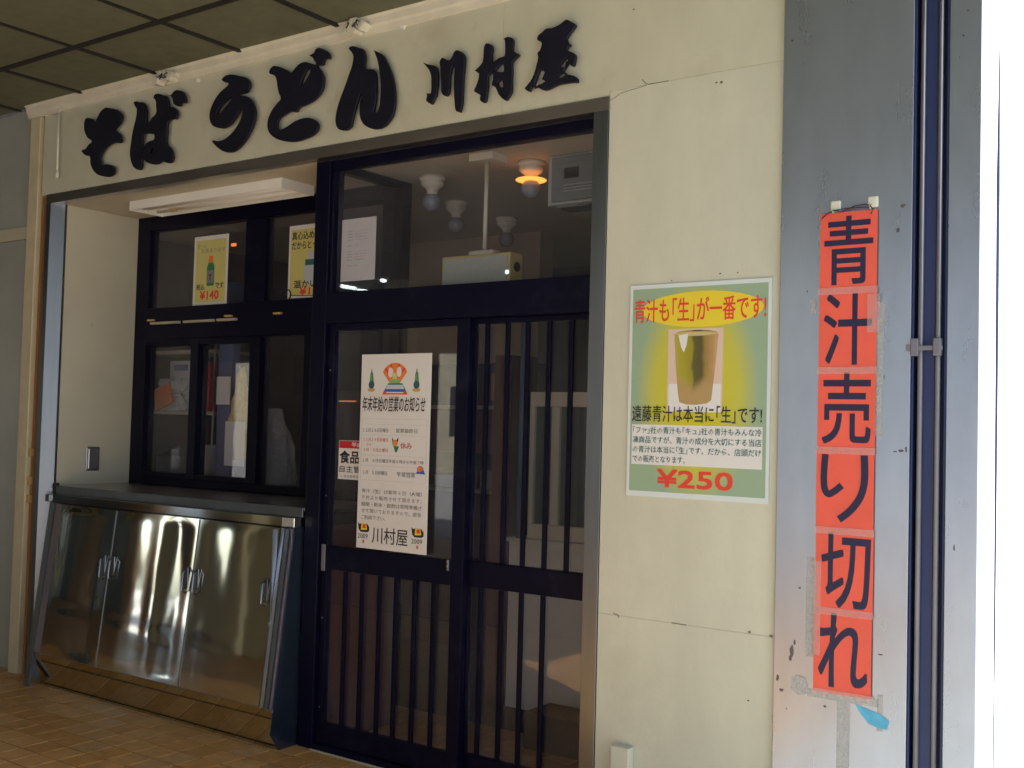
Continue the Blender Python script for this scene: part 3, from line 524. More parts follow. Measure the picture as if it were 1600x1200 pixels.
bx('tape', M['tape'], ban, X0 - .002, X0 + .022, -.0282, -.0279, .80, 1.12); bx('tape', M['tape'], ban, X1 - .03, X1 + .012, -.0282, -.0279, 1.90, 2.03)
bx('tape', M['tape'], ban, X0 - .004, X1 + .006, -.0282, -.0279, .672, .690)
hk = []
for x, z, lb in ((-1.331, 2.332, 'cream stick-on hook at the upper left corner of the red banner'), (-1.203, 2.335, 'cream stick-on hook at the upper right corner of the red banner')):
    h = thing('adhesive_hook', (x, -.02, z), lb, 'hook', 'stick-on hooks holding the red banner')
    bx('back_plate', M['plastic'], h, x - .018, x + .018, -.028, -.0182, z - .012, z + .026, .005)
    MB().tube([(x - .004, -.029, z - .004), (x - .004, -.036, z - .016), (x - .004, -.044, z - .017), (x - .004, -.046, z - .008)], .0028, 6).build('hook_arm', M['plastic'], h)
MB().tube([(-1.378, -.030, 2.298), (-1.36, -.034, 2.312), (-1.335, -.040, 2.320), (-1.30, -.034, 2.318), (-1.26, -.034, 2.332), (-1.225, -.036, 2.334), (-1.207, -.040, 2.326), (-1.20, -.034, 2.316), (-1.207, -.030, 2.300)], .0022, 6).tube([(-1.335, -.036, 2.322), (-1.29, -.036, 2.326), (-1.25, -.036, 2.325), (-1.21, -.038, 2.322)], .002, 6).build('hanging_string', M['string'], label='dark string tied between the two hooks above the red banner', cat='string')

# grey box at the foot of the pier
bt = thing('floor_box', (-2.14, -.02, 0), 'small cream metal box at the foot of the pier', 'utility box')
bx('cover', M['cream'], bt, -2.165, -2.088, -.045, -.0015, 0, .352, .003)

# ================================================================ JUICE POSTER ON THE PIER
pj = thing('juice_poster', (-1.857, -.008, 1.30), 'green and yellow juice poster on the cream pier showing a filled cup and ¥250', 'poster')
bx('sheet', M['paperl'], pj, -2.143, -1.565, -.006, -.0012, 1.300, 2.108)
P = Print(pj, -2.143, -1.565, 1.300, 2.108, -.006)
pg = bpy.data.materials.new('poster_print'); pg.use_nodes = True; t = pg.node_tree; b = t.nodes['Principled BSDF']; b.inputs['Roughness'].default_value = .45
ge = t.nodes.new('ShaderNodeNewGeometry'); sx = t.nodes.new('ShaderNodeSeparateXYZ'); t.links.new(ge.outputs['Position'], sx.inputs[0])
def mth(op, a, b_=None):
    n = t.nodes.new('ShaderNodeMath'); n.operation = op
    for i, v in enumerate((a, b_)):
        if v is None: continue
        if isinstance(v, (int, float)): n.inputs[i].default_value = v
        else: t.links.new(v, n.inputs[i])
    return n.outputs[0]
dx = mth('DIVIDE', mth('ABSOLUTE', mth('ADD', sx.outputs[0], 1.857)), .25); dz = mth('DIVIDE', mth('ABSOLUTE', mth('SUBTRACT', sx.outputs[2], 1.70)), .42)
dd = mth('ADD', mth('POWER', dx, 2.0), mth('POWER', dz, 2.0))
cr = t.nodes.new('ShaderNodeValToRGB'); t.links.new(dd, cr.inputs[0])
cr.color_ramp.elements[0].position = .1; cr.color_ramp.elements[0].color = (.58, .52, .02, 1); cr.color_ramp.elements[1].position = 1.05; cr.color_ramp.elements[1].color = (.30, .42, .27, 1)
e = cr.color_ramp.elements.new(.5); e.color = (.52, .50, .07, 1)
t.links.new(cr.outputs[0], b.inputs['Base Color'])
P.rect(.022, .020, .978, .975, pg, 'background_print', 1)
P.ell(.52, .125, .43, .083, M['yellow'], 'oval_print', 2)
P.text('青汁も｢生｣が一番です!', .035, .965, .070, .180, M['inkr'], .014)
ph = mat('photo_backdrop', (.70, .52, .42), .5); P.rect(.29, .215, .68, .60, ph, 'photo_print', 2)
P.rect(.30, .47, .67, .60, M['paper'], 'photo_print', 2.4)
cupc = mat('cup_amber', (.50, .25, .06), .4, nscale=12, namt=.25); cupg = mat('cup_green_juice', (.36, .27, .02), .4, nscale=10, namt=.15); cupd = mat('cup_dark_green', (.10, .09, .02), .4)
cupm = bpy.data.materials.new('cup_photo'); cupm.use_nodes = True; t = cupm.node_tree; bb = t.nodes['Principled BSDF']; bb.inputs['Roughness'].default_value = .4
ge = t.nodes.new('ShaderNodeNewGeometry'); sx = t.nodes.new('ShaderNodeSeparateXYZ'); t.links.new(ge.outputs['Position'], sx.inputs[0])
nz = t.nodes.new('ShaderNodeTexNoise'); nz.inputs['Scale'].default_value = 14; t.links.new(ge.outputs['Position'], nz.inputs[0])
zz = mth('DIVIDE', mth('SUBTRACT', sx.outputs[2], 1.65), .27)           # 0 foot .. 1 rim
uu = mth('ADD', mth('DIVIDE', mth('ADD', sx.outputs[0], 1.949), .18), mth('MULTIPLY', mth('SUBTRACT', nz.outputs[0], .5), .16))
uu = mth('ADD', mth('MULTIPLY', mth('SUBTRACT', uu, .5), mth('SUBTRACT', 1.22, mth('MULTIPLY', zz, .18))), .5)
r1 = t.nodes.new('ShaderNodeValToRGB'); t.links.new(uu, r1.inputs[0]); r1.color_ramp.interpolation = 'EASE'
r1.color_ramp.elements[0].position = 0; r1.color_ramp.elements[0].color = (.44, .36, .06, 1); r1.color_ramp.elements[1].position = 1; r1.color_ramp.elements[1].color = (.52, .34, .16, 1)
for p_, c_ in ((.15, (.38, .33, .02)), (.38, (.33, .28, .02)), (.47, (.11, .10, .02)), (.62, (.10, .085, .02)), (.74, (.32, .21, .05)), (.88, (.44, .26, .09))):
    e = r1.color_ramp.elements.new(p_); e.color = (*c_, 1)
r3 = t.nodes.new('ShaderNodeMapRange'); r3.interpolation_type = 'SMOOTHSTEP'; r3.inputs[1].default_value = .12; r3.inputs[2].default_value = .34
t.links.new(mth('ADD', zz, mth('MULTIPLY', mth('ABSOLUTE', mth('SUBTRACT', uu, .42)), -.35)), r3.inputs[0])
mx = t.nodes.new('ShaderNodeMix'); mx.data_type = 'RGBA'; mx.inputs[6].default_value = (.44, .29, .11, 1); t.links.new(r1.outputs[0], mx.inputs[7]); t.links.new(r3.outputs[0], mx.inputs[0]); t.links.new(mx.outputs[2], bb.inputs['Base Color'])
P.poly([(.335, .240), (.36, .229), (.42, .223), (.50, .221), (.58, .224), (.63, .231), (.648, .242), (.637, .33), (.625, .42), (.605, .545), (.575, .560), (.50, .567), (.43, .566), (.38, .555), (.366, .50), (.352, .40)], cupm, 'cup_print', 3)
P.ell(.491, .239, .145, .010, mat('cup_rim', (.56, .46, .20), .4), 'cup_print', 3.5)
P.poly([(.365, .245), (.435, .238), (.425, .29), (.405, .325), (.385, .30)], M['paper'], 'cup_print', 3.9)
P.text('遠藤青汁は本当に｢生｣です!', .035, .95, .572, .648, M['ink'], .009, lay=6)
P.rect(.035, .662, .955, .850, M['paper'], 'text_panel', 2.6)
L4 = ['｢ファ｣社の青汁も｢キュ｣社の青汁もみんな冷', '凍商品ですが、青汁の成分を大切にする当店', 'の青汁は本当に｢生｣です。だから、店頭だけ', 'での販売となります。']
for k, s_ in enumerate(L4):
    P.text(s_, .045, .95 if k < 3 else .43, .672 + k * .045, .705 + k * .045, M['inkt'], .008, lay=8, res=1)
P.text('¥250', .23, .76, .870, .950, M['inkr'], .025)

# ================================================================ SERVICE WINDOW (recessed)
G = M['sash']
win = thing('service_window', (-5, .6, 1.11), 'dark framed service window of eight panes set back in the alcove', 'window')
yf0, yf1 = .575, .645
bx('frame', G, win, -6.081, -5.955, yf0, yf1, 1.136, 2.8165, .003)
bx('frame', G, win, -5.954, -3.985, yf0, yf1, 2.725, 2.8165, .003)
bx('frame', G, win, -5.954, -3.985, yf0, yf1, 1.136, 1.185, .003)
bx('frame', G, win, -3.984, -3.845, yf0, yf1, 0.9, 2.8165, .003)
bx('transom_rail', G, win, -5.954, -3.985, yf0, yf1, 2.035, 2.235, .003)
bx('mullion', G, win, -5.062, -4.887, yf0 + .004, yf1, 2.2355, 2.7245, .003)
for x0, x1 in ((-5.953, -5.945), (-5.505, -5.435), (-4.975, -4.892), (-4.53, -4.42)):
    bx('mullion', G, win, x0, x1, yf0 - .012, yf1, 1.1855, 2.0345, .003)
# sliding sash edges stepping forward
bx('sash_rail', G, win, -5.944, -4.976, yf0 - .010, yf0 + .02, 1.995, 2.034, .002); bx('sash_rail', G, win, -5.944, -4.976, yf0 - .010, yf0 + .02, 1.186, 1.215, .002)
for x0, x1, z0, z1 in ((-5.953, -5.063, 2.236, 2.724), (-4.886, -3.986, 2.236, 2.724), (-5.944, -5.506, 1.216, 1.994), (-5.434, -4.976, 1.216, 1.994), (-4.891, -4.531, 1.186, 2.034), (-4.419, -3.986, 1.186, 2.034)):
    bx('pane', M['glass'], win, x0, x1, .606, .610, z0, z1)
tr = thing('window_track', (-5.4, .56, 2.12), 'worn pale track and clips along the rail between upper and lower panes', 'track')
for x0, x1 in ((-5.90, -5.62), (-5.58, -5.30), (-5.27, -5.10)): bx('strip', M['shelf'], tr, x0, x1, .556, .5745, 2.130, 2.145, .002)
for x in (-5.93, -5.20, -4.78): bx('clip', M['tan'], tr, x, x + .06, .552, .5745, 2.152, 2.164, .004)

# counter shelf
cs = thing('counter_shelf', (-5, .3, 1.1), 'long stainless counter shelf under the service window', 'counter')
bx('top', M['steeld'], cs, -6.0795, -3.948, .045, .5745, 1.118, 1.135, .0015)
bx('front_edge', M['steel'], cs, -6.02, -3.948, .035, .0445, 1.088, 1.1355, .0015)
bx('end_block', M['black'], cs, -6.045, -6.022, .030, .060, 1.088, 1.150, .002)
bx('apron', M['steeld'], cs, -6.05, -3.96, .060, .075, 1.04, 1.1175)

# cabinet
cab = thing('steel_cabinet', (-5, -.03, 0), 'polished dented stainless cabinet with sloping doors below the counter', 'cabinet')
XL, XR = -5.985, -3.958
def fy(z): return -.112 + (z - .196) / (1.040 - .196) * .100    # sloping front
bx('top_rail', M['door_steel'], cab, XL - .05, XR, -.008, .05, 1.041, 1.087, .002)
bx('rail_end', M['steel'], cab, XL - .052, XL - .012, -.020, -.0085, 1.045, 1.085, .002)
bx('rail_end', M['ltile'], cab, -4.04, XR - .004, -.011, -.0085, 1.043, 1.085, .001)
side = [(fy(.196) + .012, .196), (fy(1.04) + .012, 1.04), (.50, 1.04), (.50, 0), (-.06, 0), (-.115, .08)]
MB().prismx(side, XR - .004, XR).build('side_panel', M['sash2'], cab); MB().prismx([(fy(.196) + .012, .196), (fy(1.04) + .012, 1.04), (.50, 1.04), (.50, 0), (-.05, 0), (-.095, .17)], XL + .046, XL + .050).build('side_panel', M['steel'], cab)
# left filler strips beside the doors
MB().prismx([(fy(.0) - .0, 0.0), (fy(1.04) - .004, 1.04), (fy(1.04) + .01, 1.04), (fy(0) + .012, 0)], XL - .006, XL + .045).build('edge_strip', M['steel'], cab)
doors = [(-5.868, -5.345, (1,), 3), (-5.342, -4.640, (0, 1), 4), (-4.637, -4.045, (0, 1), 5)]
def door_panel(x0, x1, seed, name='cabinet_door'):
    nx, nz = 44, 56; b_ = MB(); vs = []
    z0, z1 = .200, 1.036
    for j in range(nz + 1):
        row = []
        for i in range(nx + 1):
            u, v = i / nx, j / nz; x = x0 + (x1 - x0) * u; z = z0 + (z1 - z0) * v
            edge = min(1, min(u, 1 - u) / .22) * min(1, min(v, 1 - v) / .06); edge = edge * edge * (3 - 2 * edge)
            d = .0085 * noise.noise(Vector((x * 1.7 + seed * 3.1, z * 1.1, seed))) + .0012 * noise.noise(Vector((x * 5.0, z * 2.0, seed * 2.0))) + .0022 * math.exp(-((x + 4.80) / .28) ** 2) * noise.noise(Vector((x * 8.0, z * 2.8, 4.0))) + .0010 * math.exp(-((z - .42) / .16) ** 2) * noise.noise(Vector((x * 3.0, z * 14.0, seed))) + .00012 * noise.noise(Vector((x * 15, z * 11, seed)))
            row.append(b_.bm.verts.new((x, fy(z) - .004 + d * edge, z)))
        vs.append(row)
    for j in range(nz):
        for i in range(nx):
            f = b_.bm.faces.new((vs[j][i], vs[j][i + 1], vs[j + 1][i + 1], vs[j + 1][i])); f.smooth = True
    # returned edges
    for a, c in ((vs[0], 1), (vs[-1], 1), ([r[0] for r in vs], 0), ([r[-1] for r in vs], 0)):
        fr = [b_.bm.verts.new(v.co) for v in a]; bk = [b_.bm.verts.new(v.co + Vector((0, .014, 0))) for v in a]
        for i in range(len(a) - 1): b_.bm.faces.new((fr[i], fr[i + 1], bk[i + 1], bk[i]))
    return b_.build(name, M['door_steel'], cab, keep=True)
for x0, x1, hs, sd in doors:
    d = door_panel(x0, x1, sd)
    for h in hs:
        x = x1 - .040 if h else x0 + .040; z = .735
        hn = MB().box(x - .011, x + .011, fy(z) - .010, fy(z) - .003, z - .085, z + .055, .003)
        hn.tube([(x, fy(z) - .012, z - .075), (x, fy(z) - .036, z - .060), (x, fy(z + .03) - .036, z + .030), (x, fy(z) - .012, z + .045)], .0055, 8)
        hn.build('handle', M['steel'], d)
for xs in (-5.3435, -4.6385):      # folded lip covering each joint between doors
    MB().prismx([(fy(.20) - .0062, .203), (fy(1.03) - .0062, 1.033), (fy(1.03) - .0045, 1.033), (fy(.20) - .0045, .203)], xs - .0035, xs + .0035).build('joint_lip', M['steel'], cab)
bx('door_stop', M['column'], cab, -4.042, -4.034, fy(.62) - .004, fy(.62) + .02, .21, 1.03)
for k, x in enumerate((-4.030, -4.000)):   # bright edge strips running down the slope
    MB().prismx([(fy(.20) - .008, .198), (fy(1.03) - .008, 1.036), (fy(1.03) + .004, 1.036), (fy(.20) + .004, .198)], x, x + (.022 if k == 0 else .026)).build('edge_strip', M['column' if k == 0 else 'steel'], cab)
MB().prismx([(fy(.2) + .0, .197), (fy(1.03) + .006, 1.036), (.02, 1.036), (.02, .197)], XL + .006, -3.97).build('carcass', M['idark'], cab)
MB().prismx([(-.110, .194), (-.058, 0.0), (-.04, 0.0), (-.04, .194)], XL + .051, XR - .006).build('plinth', M['door_steel'], cab)
bx('bottom_shelf', M['steeld'], cab, XL + .051, XR - .006, -.109, .3, .1945, .1975)
MB().tube([(-3.985, -.014, 1.045), (-3.968, -.020, 1.035), (-3.955, -.022, .99), (-3.952, -.024, .94)], .0035, 6).build('loose_wire', M['pipe'], label='thin grey wire curling over the right top corner of the cabinet', cat='wire')

# fluorescent fitting under the soffit
fl = thing('alcove_light', (-5, .31, 2.80), 'unlit white twin-trough fluorescent fitting under the alcove soffit', 'light fitting')
MB().prismx([(.20, 2.765), (.20, 2.8165), (.43, 2.8165), (.43, 2.765), (.425, 2.765), (.40, 2.800), (.33, 2.800), (.315, 2.772), (.30, 2.800), (.23, 2.800), (.205, 2.765)], -5.64, -4.36).build('housing', M['wht'], fl)
for x in (-5.645, -4.36): bx('end_cap', M['wht'], fl, x, x + .006, .198, .432, 2.763, 2.8166)
for y in (.266, .364): MB().tube([(-5.60, y, 2.782), (-4.40, y, 2.782)], .013, 12).build('tube', M['wht'], fl)
bx('starter', M['tan'], fl, -5.42, -5.37, .300, .330, 2.754, 2.7715, .006)

# ================================================================ DOOR BAY
pst = MB().box(-3.946, -3.852, .050, .150, 0, 2.8155, .003).build('door_post', M['sash'], label='dark square post between the service window alcove and the entrance', cat='post')
dr = thing('entrance_frame', (-3.1, .1, 0), 'dark metal entrance frame with glazed transom over the sliding doors', 'door frame')
bx('header', G, dr, -3.851, -2.331, .050, .165, 2.022, 2.172, .003)
bx('top_rail', G, dr, -3.851, -2.331, .060, .130, 2.772, 2.8155, .003)
bx('side_rail', G, dr, -3.851, -3.832, .060, .130, 2.1725, 2.7715, .002)
bx('side_rail', G, dr, -2.349, -2.331, .060, .150, .03, 2.7715, .002)
bx('pane', M['glass'], dr, -3.831, -2.350, .092, .096, 2.1725, 2.7715)
bx('threshold', M['sash'], dr, -3.851, -2.331, .045, .175, -.002, .030, .003)
bx('threshold_lip', M['lbar'], dr, -3.851, -2.331, .036, .0445, -.002, .006, .001)
# partition between alcove and vestibule
pt = thing('glass_partition', (-3.9, .35, 0), 'dark framed glass partition running back from the door post to the service window', 'partition')
bx('head', G, pt, -3.895, -3.853, .151, .574, 2.775, 2.8155); bx('lower_panel', M['maroon'], pt, -3.885, -3.865, .151, .574, 0, 1.05)
bx('sill', G, pt, -3.895, -3.853, .151, .574, 1.0505, 1.11); bx('pane', M['glass'], pt, -3.877, -3.873, .151, .574, 1.1105, 2.7745)
def sliding(name, x0, x1, yc, label, bars_up, bars_lo, lst, rst, top, pull):
    d = thing(name, ((x0 + x1) / 2, yc, 0), label, 'sliding door')
    y0, y1 = yc - .016, yc + .016
    bx('stile', G, d, x0, x0 + lst, y0, y1, .032, 2.0215, .002); bx('stile', G, d, x1 - rst, x1, y0, y1, .032, 2.0215, .002)
    bx('rail', G, d, x0 + lst + .0005, x1 - rst - .0005, y0, y1, top, 2.0215, .002)
    bx('rail', G, d, x0 + lst + .0005, x1 - rst - .0005, y0 - .003, y1, .853, .962, .002)
    bx('rail', G, d, x0 + lst + .0005, x1 - rst - .0005, y0, y1, .032, .130, .002)
    bx('pane', M['glass'], d, x0 + lst, x1 - rst, yc + .002, yc + .006, .9625, top - .0005)
    bx('pane', M['glass'], d, x0 + lst, x1 - rst, yc + .002, yc + .006, .1305, .8525)
    for x in bars_up: bx('bar', G, d, x - .011, x + .011, yc - .014, yc - .002, .9625, top - .0005, .002)
    for x in bars_lo: bx('bar', G, d, x - .011, x + .011, yc - .014, yc - .002, .1305, .8525, .002)
    return d
dl = sliding('sliding_door', -3.850, -2.990, .088, 'left dark sliding door with white notice and small lock', [], [-3.70 + .008, -3.585, -3.475, -3.375, -3.265, -3.155], .042, .068, 1.990, True)
bx('pull_handle', M['pipe'], dl, -3.845, -3.820, .066, .0715, .842, .968, .002)
bx('lock', M['steel'], dl, -3.074, -3.062, .062, .0715, .915, .965, .003)
for z in (.952, .932): bx('screw', M['tan'], dl, -3.071, -3.065, .0595, .0618, z, z + .008, .001)
for z in (.20, .62, 1.2, 1.8): MB().tube([(-3.829, .0715, z), (-3.829, .0695, z)], .004, 8).build('screw', M['pipe'], dl)
dr2 = sliding('sliding_door', -3.040, -2.350, .128, 'right dark sliding door with vertical bars across its glass, one lower bar missing', [-2.925, -2.815, -2.710, -2.600, -2.490, -2.385], [-2.925, -2.815, -2.710, -2.600, -2.385], .05, .012, 2.0, True)

# ================================================================ NOTICE ON THE LEFT DOOR
nt_ = thing('holiday_notice', (-3.41, .066, .97), 'long white New Year opening hours notice on the left door', 'notice')
NX0, NX1, NZ0, NZ1, NY = -3.618, -3.192, .972, 1.871, .0655
bx('sheet', M['paper'], nt_, NX0, NX1, NY, NY + .0012, NZ0, NZ1)
P = Print(nt_, NX0, NX1, NZ0, NZ1, NY)
P.ell(.49, .118, .185, .072, M['orange'], 'fan_print', 1, 20, 160, 18)
P.poly([(.49 + .185 * math.cos(R(160)), .118 - .072 * math.sin(R(160))), (.49 + .185 * math.cos(R(20)), .118 - .072 * math.sin(R(20))), (.55, .155), (.43, .155)], M['orange'], 'fan_print', 1.3)
for a in (40, 70, 110, 140):
    P.poly([(.49, .15), (.49 + .18 * math.cos(R(a - 5)), .118 - .070 * math.sin(R(a - 5))), (.49 + .18 * math.cos(R(a + 5)), .118 - .070 * math.sin(R(a + 5)))], M['inkr'], 'fan_print', 2)
P.ell(.43, .095, .035, .026, M['paper'], 'flower_print', 3); P.ell(.55, .092, .035, .026, M['paper'], 'flower_print', 3); P.ell(.49, .118, .03, .02, M['pyel'], 'flower_print', 3)
P.rect(.43, .128, .56, .155, M['lgreen'], 'leaf_print', 3.5)
P.poly([(.40, .150), (.60, .150), (.66, .190), (.34, .190)], M['green'], 'tray_print', 4); P.poly([(.39, .158), (.61, .158), (.64, .185), (.36, .185)], M['gridl'], 'tray_print', 4.4)
P.poly([(.36, .180), (.64, .180), (.63, .196), (.37, .196)], M['inkb'], 'tray_print', 5)
P.poly([(.34, .190), (.66, .190), (.68, .208), (.32, .208)], M['inkr'], 'tray_print', 4.6); P.poly([(.38, .194), (.62, .194), (.62, .200), (.38, .200)], M['paper'], 'tray_print', 5.2)
for cu in (.155, .80):
    P.poly([(cu - .035, .160), (cu - .018, .10), (cu - .012, .095), (cu, .072), (cu + .010, .095), (cu + .020, .10), (cu + .038, .160)], M['green'], 'bamboo_print', 2)
    P.ell(cu, .158, .042, .020, mat('ink_dark_teal', (.02, .10, .13), .6), 'bamboo_print', 2.5); P.ell(cu, .184, .055, .010, M['tan'], 'bamboo_print', 2.2)
    for k in (-1, 0, 1): P.rect(cu + k * .02 - .003, .10, cu + k * .02 + .003, .14, M['lgreen'], 'bamboo_print', 3)
P.text('年末年始の営業のお知らせ', .035, .93, .218, .295, M['ink'], .015, shear=.004)
for v in (.332, .360, .415, .520, .573, .648): P.rect(.03, v, .965, v + .0014, M['gridl'], 'grid_print', 1)
for u in (.03, .96): P.rect(u, .332, u + .004, .648, M['gridl'], 'grid_print', 1.4)
P.text('１２月２８日日曜日', .05, .42, .382, .402, M['inkg'], .01, res=1); P.text('営業最終日', .53, .83, .380, .402, M['inkg'], .012, res=1)
P.text('１２月２９日月曜日', .06, .42, .432, .450, M['inkp'], .01, res=1); P.text('から', .11, .18, .460, .473, M['inkp'], 0, res=1); P.text('１月　３日土曜日', .07, .42, .484, .502, M['inkp'], .01, res=1)
P.text('休み', .60, .76, .450, .482, M['inkp'], .02)
P.text('１月　４日日曜日午前８時から午後７時', .06, .93, .538, .557, M['inkg'], .01, res=1)
P.text('１月　５日月曜日', .07, .42, .600, .620, M['inkg'], .01, res=1); P.text('平常営業', .56, .82, .598, .624, M['inkg'], .02, res=1)
P.ell(.52, .455, .040, .018, M['tan'], 'icon_print', 2); P.poly([(.48, .425), (.50, .440), (.54, .440), (.57, .422), (.56, .452), (.48, .452)], M['inkn'], 'icon_print', 1.5); P.poly([(.50, .470), (.58, .470), (.55, .500), (.53, .500)], M['green'], 'icon_print', 3); P.ell(.53, .450, .025, .012, M['orange'], 'icon_print', 3)
P.ell(.885, .582, .045, .020, M['inkp'], 'sunrise_print', 2); P.ell(.885, .584, .030, .014, M['orange'], 'sunrise_print', 3); P.poly([(.82, .602), (.85, .590), (.88, .594), (.93, .582), (.955, .604)], M['inkb'], 'sunrise_print', 4)
B5 = ['青汁（生）は新年６日（火曜）', '夕方より販売させて頂きます。', '麺類・粉末・錠剤は常時準備さ', 'せて頂いておりますので、是非', 'ご利用下さい。']
for k, s_ in enumerate(B5): P.text(s_, .06, .92 if k < 4 else .42, .694 + k * .034, .716 + k * .034, M['inkg'], .006, res=1)
P.text('川村屋', .23, .74, .885, .968, M['ink'], .004)
for cu in (.10, .87):
    P.poly([(cu - .085, .868), (cu - .06, .878), (cu - .02, .872), (cu + .05, .874), (cu + .085, .890), (cu + .085, .912), (cu + .05, .918), (cu - .04, .918), (cu - .07, .905)], M['ink'], 'cow_print', 1)
    P.poly([(cu - .03, .872), (cu + .04, .874), (cu + .055, .905), (cu - .035, .908)], M['yellow'], 'cow_print', 2); P.rect(cu - .01, .878, cu + .035, .898, M['inkr'], 'cow_print', 3)
    P.text('2009', cu - .08, cu + .07, .926, .950, M['ink'], .0, res=2); P.rect(cu - .01, .958, cu + .02, .974, M['inkp'], 'seal_print', 2)
# hygiene sticker behind the notice's left edge
st = thing('hygiene_sticker', (-3.65, .084, 1.28), 'white food hygiene sticker with dark red top band left of the notice', 'sticker')
bx('sheet', M['paper'], st, -3.770, -3.470, .0865, .0885, 1.282, 1.466)
P = Print(st, -3.770, -3.470, 1.282, 1.466, .0865)
P.rect(.01, .01, .99, .20, M['dred'], 'band_print', 1); P.text('平成20年度', .28, .85, .045, .165, M['paper'], .02, lay=3)
P.text('食品衛生', .03, .90, .27, .58, M['ink'], .03, lay=2); P.text('自主管理店', .03, .80, .65, .82, M['ink'], .01, lay=2); P.text('○ 東京都食品衛生協会', .05, .70, .88, .95, M['inkg'], 0, lay=2, res=1)

# price sheets on the window
p1 = thing('price_poster', (-5.39, .57, 2.23), 'yellow price sheet with bottle and ¥140 on the upper left pane', 'price poster', 'price posters on the service window')
bx('sheet', M['paper'], p1, -5.545, -5.232, .5975, .599, 2.233, 2.657)
P = Print(p1, -5.545, -5.232, 2.233, 2.657, .5975)
P.rect(.06, .06, .94, .95, M['pyel'], 'background_print', 1)
P.text('お〜い', .10, .38, .10, .18, M['inkg'], -.0, lay=3); P.text('お茶あります', .22, .92, .18, .25, M['inkg'], -.0, lay=3)
P.poly([(.44, .39), (.44, .36), (.46, .29), (.56, .29), (.58, .36), (.58, .39)], M['orange'], 'bottle_print', 3)
P.poly([(.44, .39), (.58, .39), (.62, .45), (.62, .70), (.60, .72), (.42, .72), (.40, .70), (.40, .45)], M['green'], 'bottle_print', 3); P.rect(.41, .50, .61, .68, M['inkg'], 'bottle_print', 4); P.text('T', .46, .55, .56, .64, M['ink'], .02, lay=6)
P.text('税込', .10, .34, .69, .77, M['ink'], .02, lay=3); P.text('です', .66, .90, .68, .76, M['ink'], .02, lay=3); P.text('¥140', .22, .76, .79, .91, M['inkr'], .03, lay=3)
p2 = thing('price_poster', (-4.55, .57, 2.24), 'yellow price sheet half hidden behind the door post, ¥11 visible', 'price poster', 'price posters on the service window')
bx('sheet', M['paper'], p2, -4.712, -4.405, .5975, .599, 2.242, 2.655)
P = Print(p2, -4.712, -4.405, 2.242, 2.655, .5975)
P.rect(.05, .06, .95, .97, M['pyel'], 'background_print', 1)
P.text('真心込めて直', .08, .95, .09, .20, M['ink'], .02, lay=3); P.text('だからとっても', .08, .98, .23, .33, M['ink'], .02, lay=3)
P.poly([(.42, .82), (.40, .60), (.48, .52), (.50, .38), (.62, .36), (.72, .52), (.80, .60), (.78, .82)], M['gridl'], 'cup_print', 2); P.rect(.44, .48, .78, .56, M['inkt'], 'cup_print', 2.5)
P.text('温かい', .16, .75, .76, .86, M['ink'], .02, lay=3); P.text('¥110', .32, .95, .86, .96, M['inkr'], .03, lay=4)
tg = thing('tag_ring', (-4.69, .55, 2.25), 'small dark wire ring with white tag clipped at the foot of the hidden price sheet', 'tag')
MB().tube([(-4.70 + .026 * math.cos(a * .5236), .585, 2.262 + .030 * math.sin(a * .5236)) for a in range(13)], .004, 6).build('ring', M['string'], tg)
MB().box(-4.73, -4.42, .582, .586, 2.212, 2.232, .001).build('tag', M['paper'], tg); MB().tube([(-4.676, .584, 2.258), (-4.42, .584, 2.245)], .002, 5).build('wire', M['string'], tg)
p3 = thing('price_list', (-3.70, .1, 2.23), 'plain white sheet of small printed lines at the left end of the transom glass', 'notice')
bx('sheet', M['paper'], p3, -3.807, -3.585, .0985, .0995, 2.228, 2.528)
P = Print(p3, -3.807, -3.585, 2.228, 2.528, .0985)
for k, (a, c) in enumerate((('月曜日', '７：００～２０：００'), ('火曜日', '営業いたします'), ('水曜日', '午前八時から'), ('木曜日', '十九時三十分まで'), ('', ''), ('金曜日', '休み'), ('', ''), ('土曜日', '７：００～１９：００'), ('日曜日', '営業いたします'), ('祝日', '午前九時から'), ('年末', '午後五時まで'), ('', ''), ('年始', '休み'))):
    v = .19 + k * .046
    if a: P.text(a, .17, .32, v, v + .022, M['inkg'], .0, lay=1, res=1); P.text(c, .40, .40 + .05 * len(c), v, v + .022, M['inkg'] if k % 3 else M['inkp'], .0, lay=1, res=1)

# ================================================================ INSIDE THE SHOP
MB().box(-6.7, -3.90, .66, 3.6, 2.82, 2.86).box(-3.90, -2.15, .151, 3.6, 2.82, 2.86).build('shop_ceiling', M['iceil'], kind='structure')
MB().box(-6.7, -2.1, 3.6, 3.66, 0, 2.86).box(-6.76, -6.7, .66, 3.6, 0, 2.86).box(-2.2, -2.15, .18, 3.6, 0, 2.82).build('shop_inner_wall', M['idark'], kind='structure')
MB().box(-2.32, -2.262, .18, .9, 0, 2.82).build('vestibule_wall', M['iwall'], kind='structure')
MB().box(-5.35, -4.05, 2.15, 2.30, 1.97, 2.82).build('bulkhead', M['iwall'], kind='structure')
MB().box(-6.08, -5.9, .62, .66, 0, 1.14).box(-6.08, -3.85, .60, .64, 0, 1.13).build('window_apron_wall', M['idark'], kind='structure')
HP = [(.066, 2.8195), (.068, 2.806), (.066, 2.800), (.057, 2.797), (.060, 2.790), (.059, 2.776), (.050, 2.766), (.036, 2.758), (.029, 2.748), (.027, 2.728)]
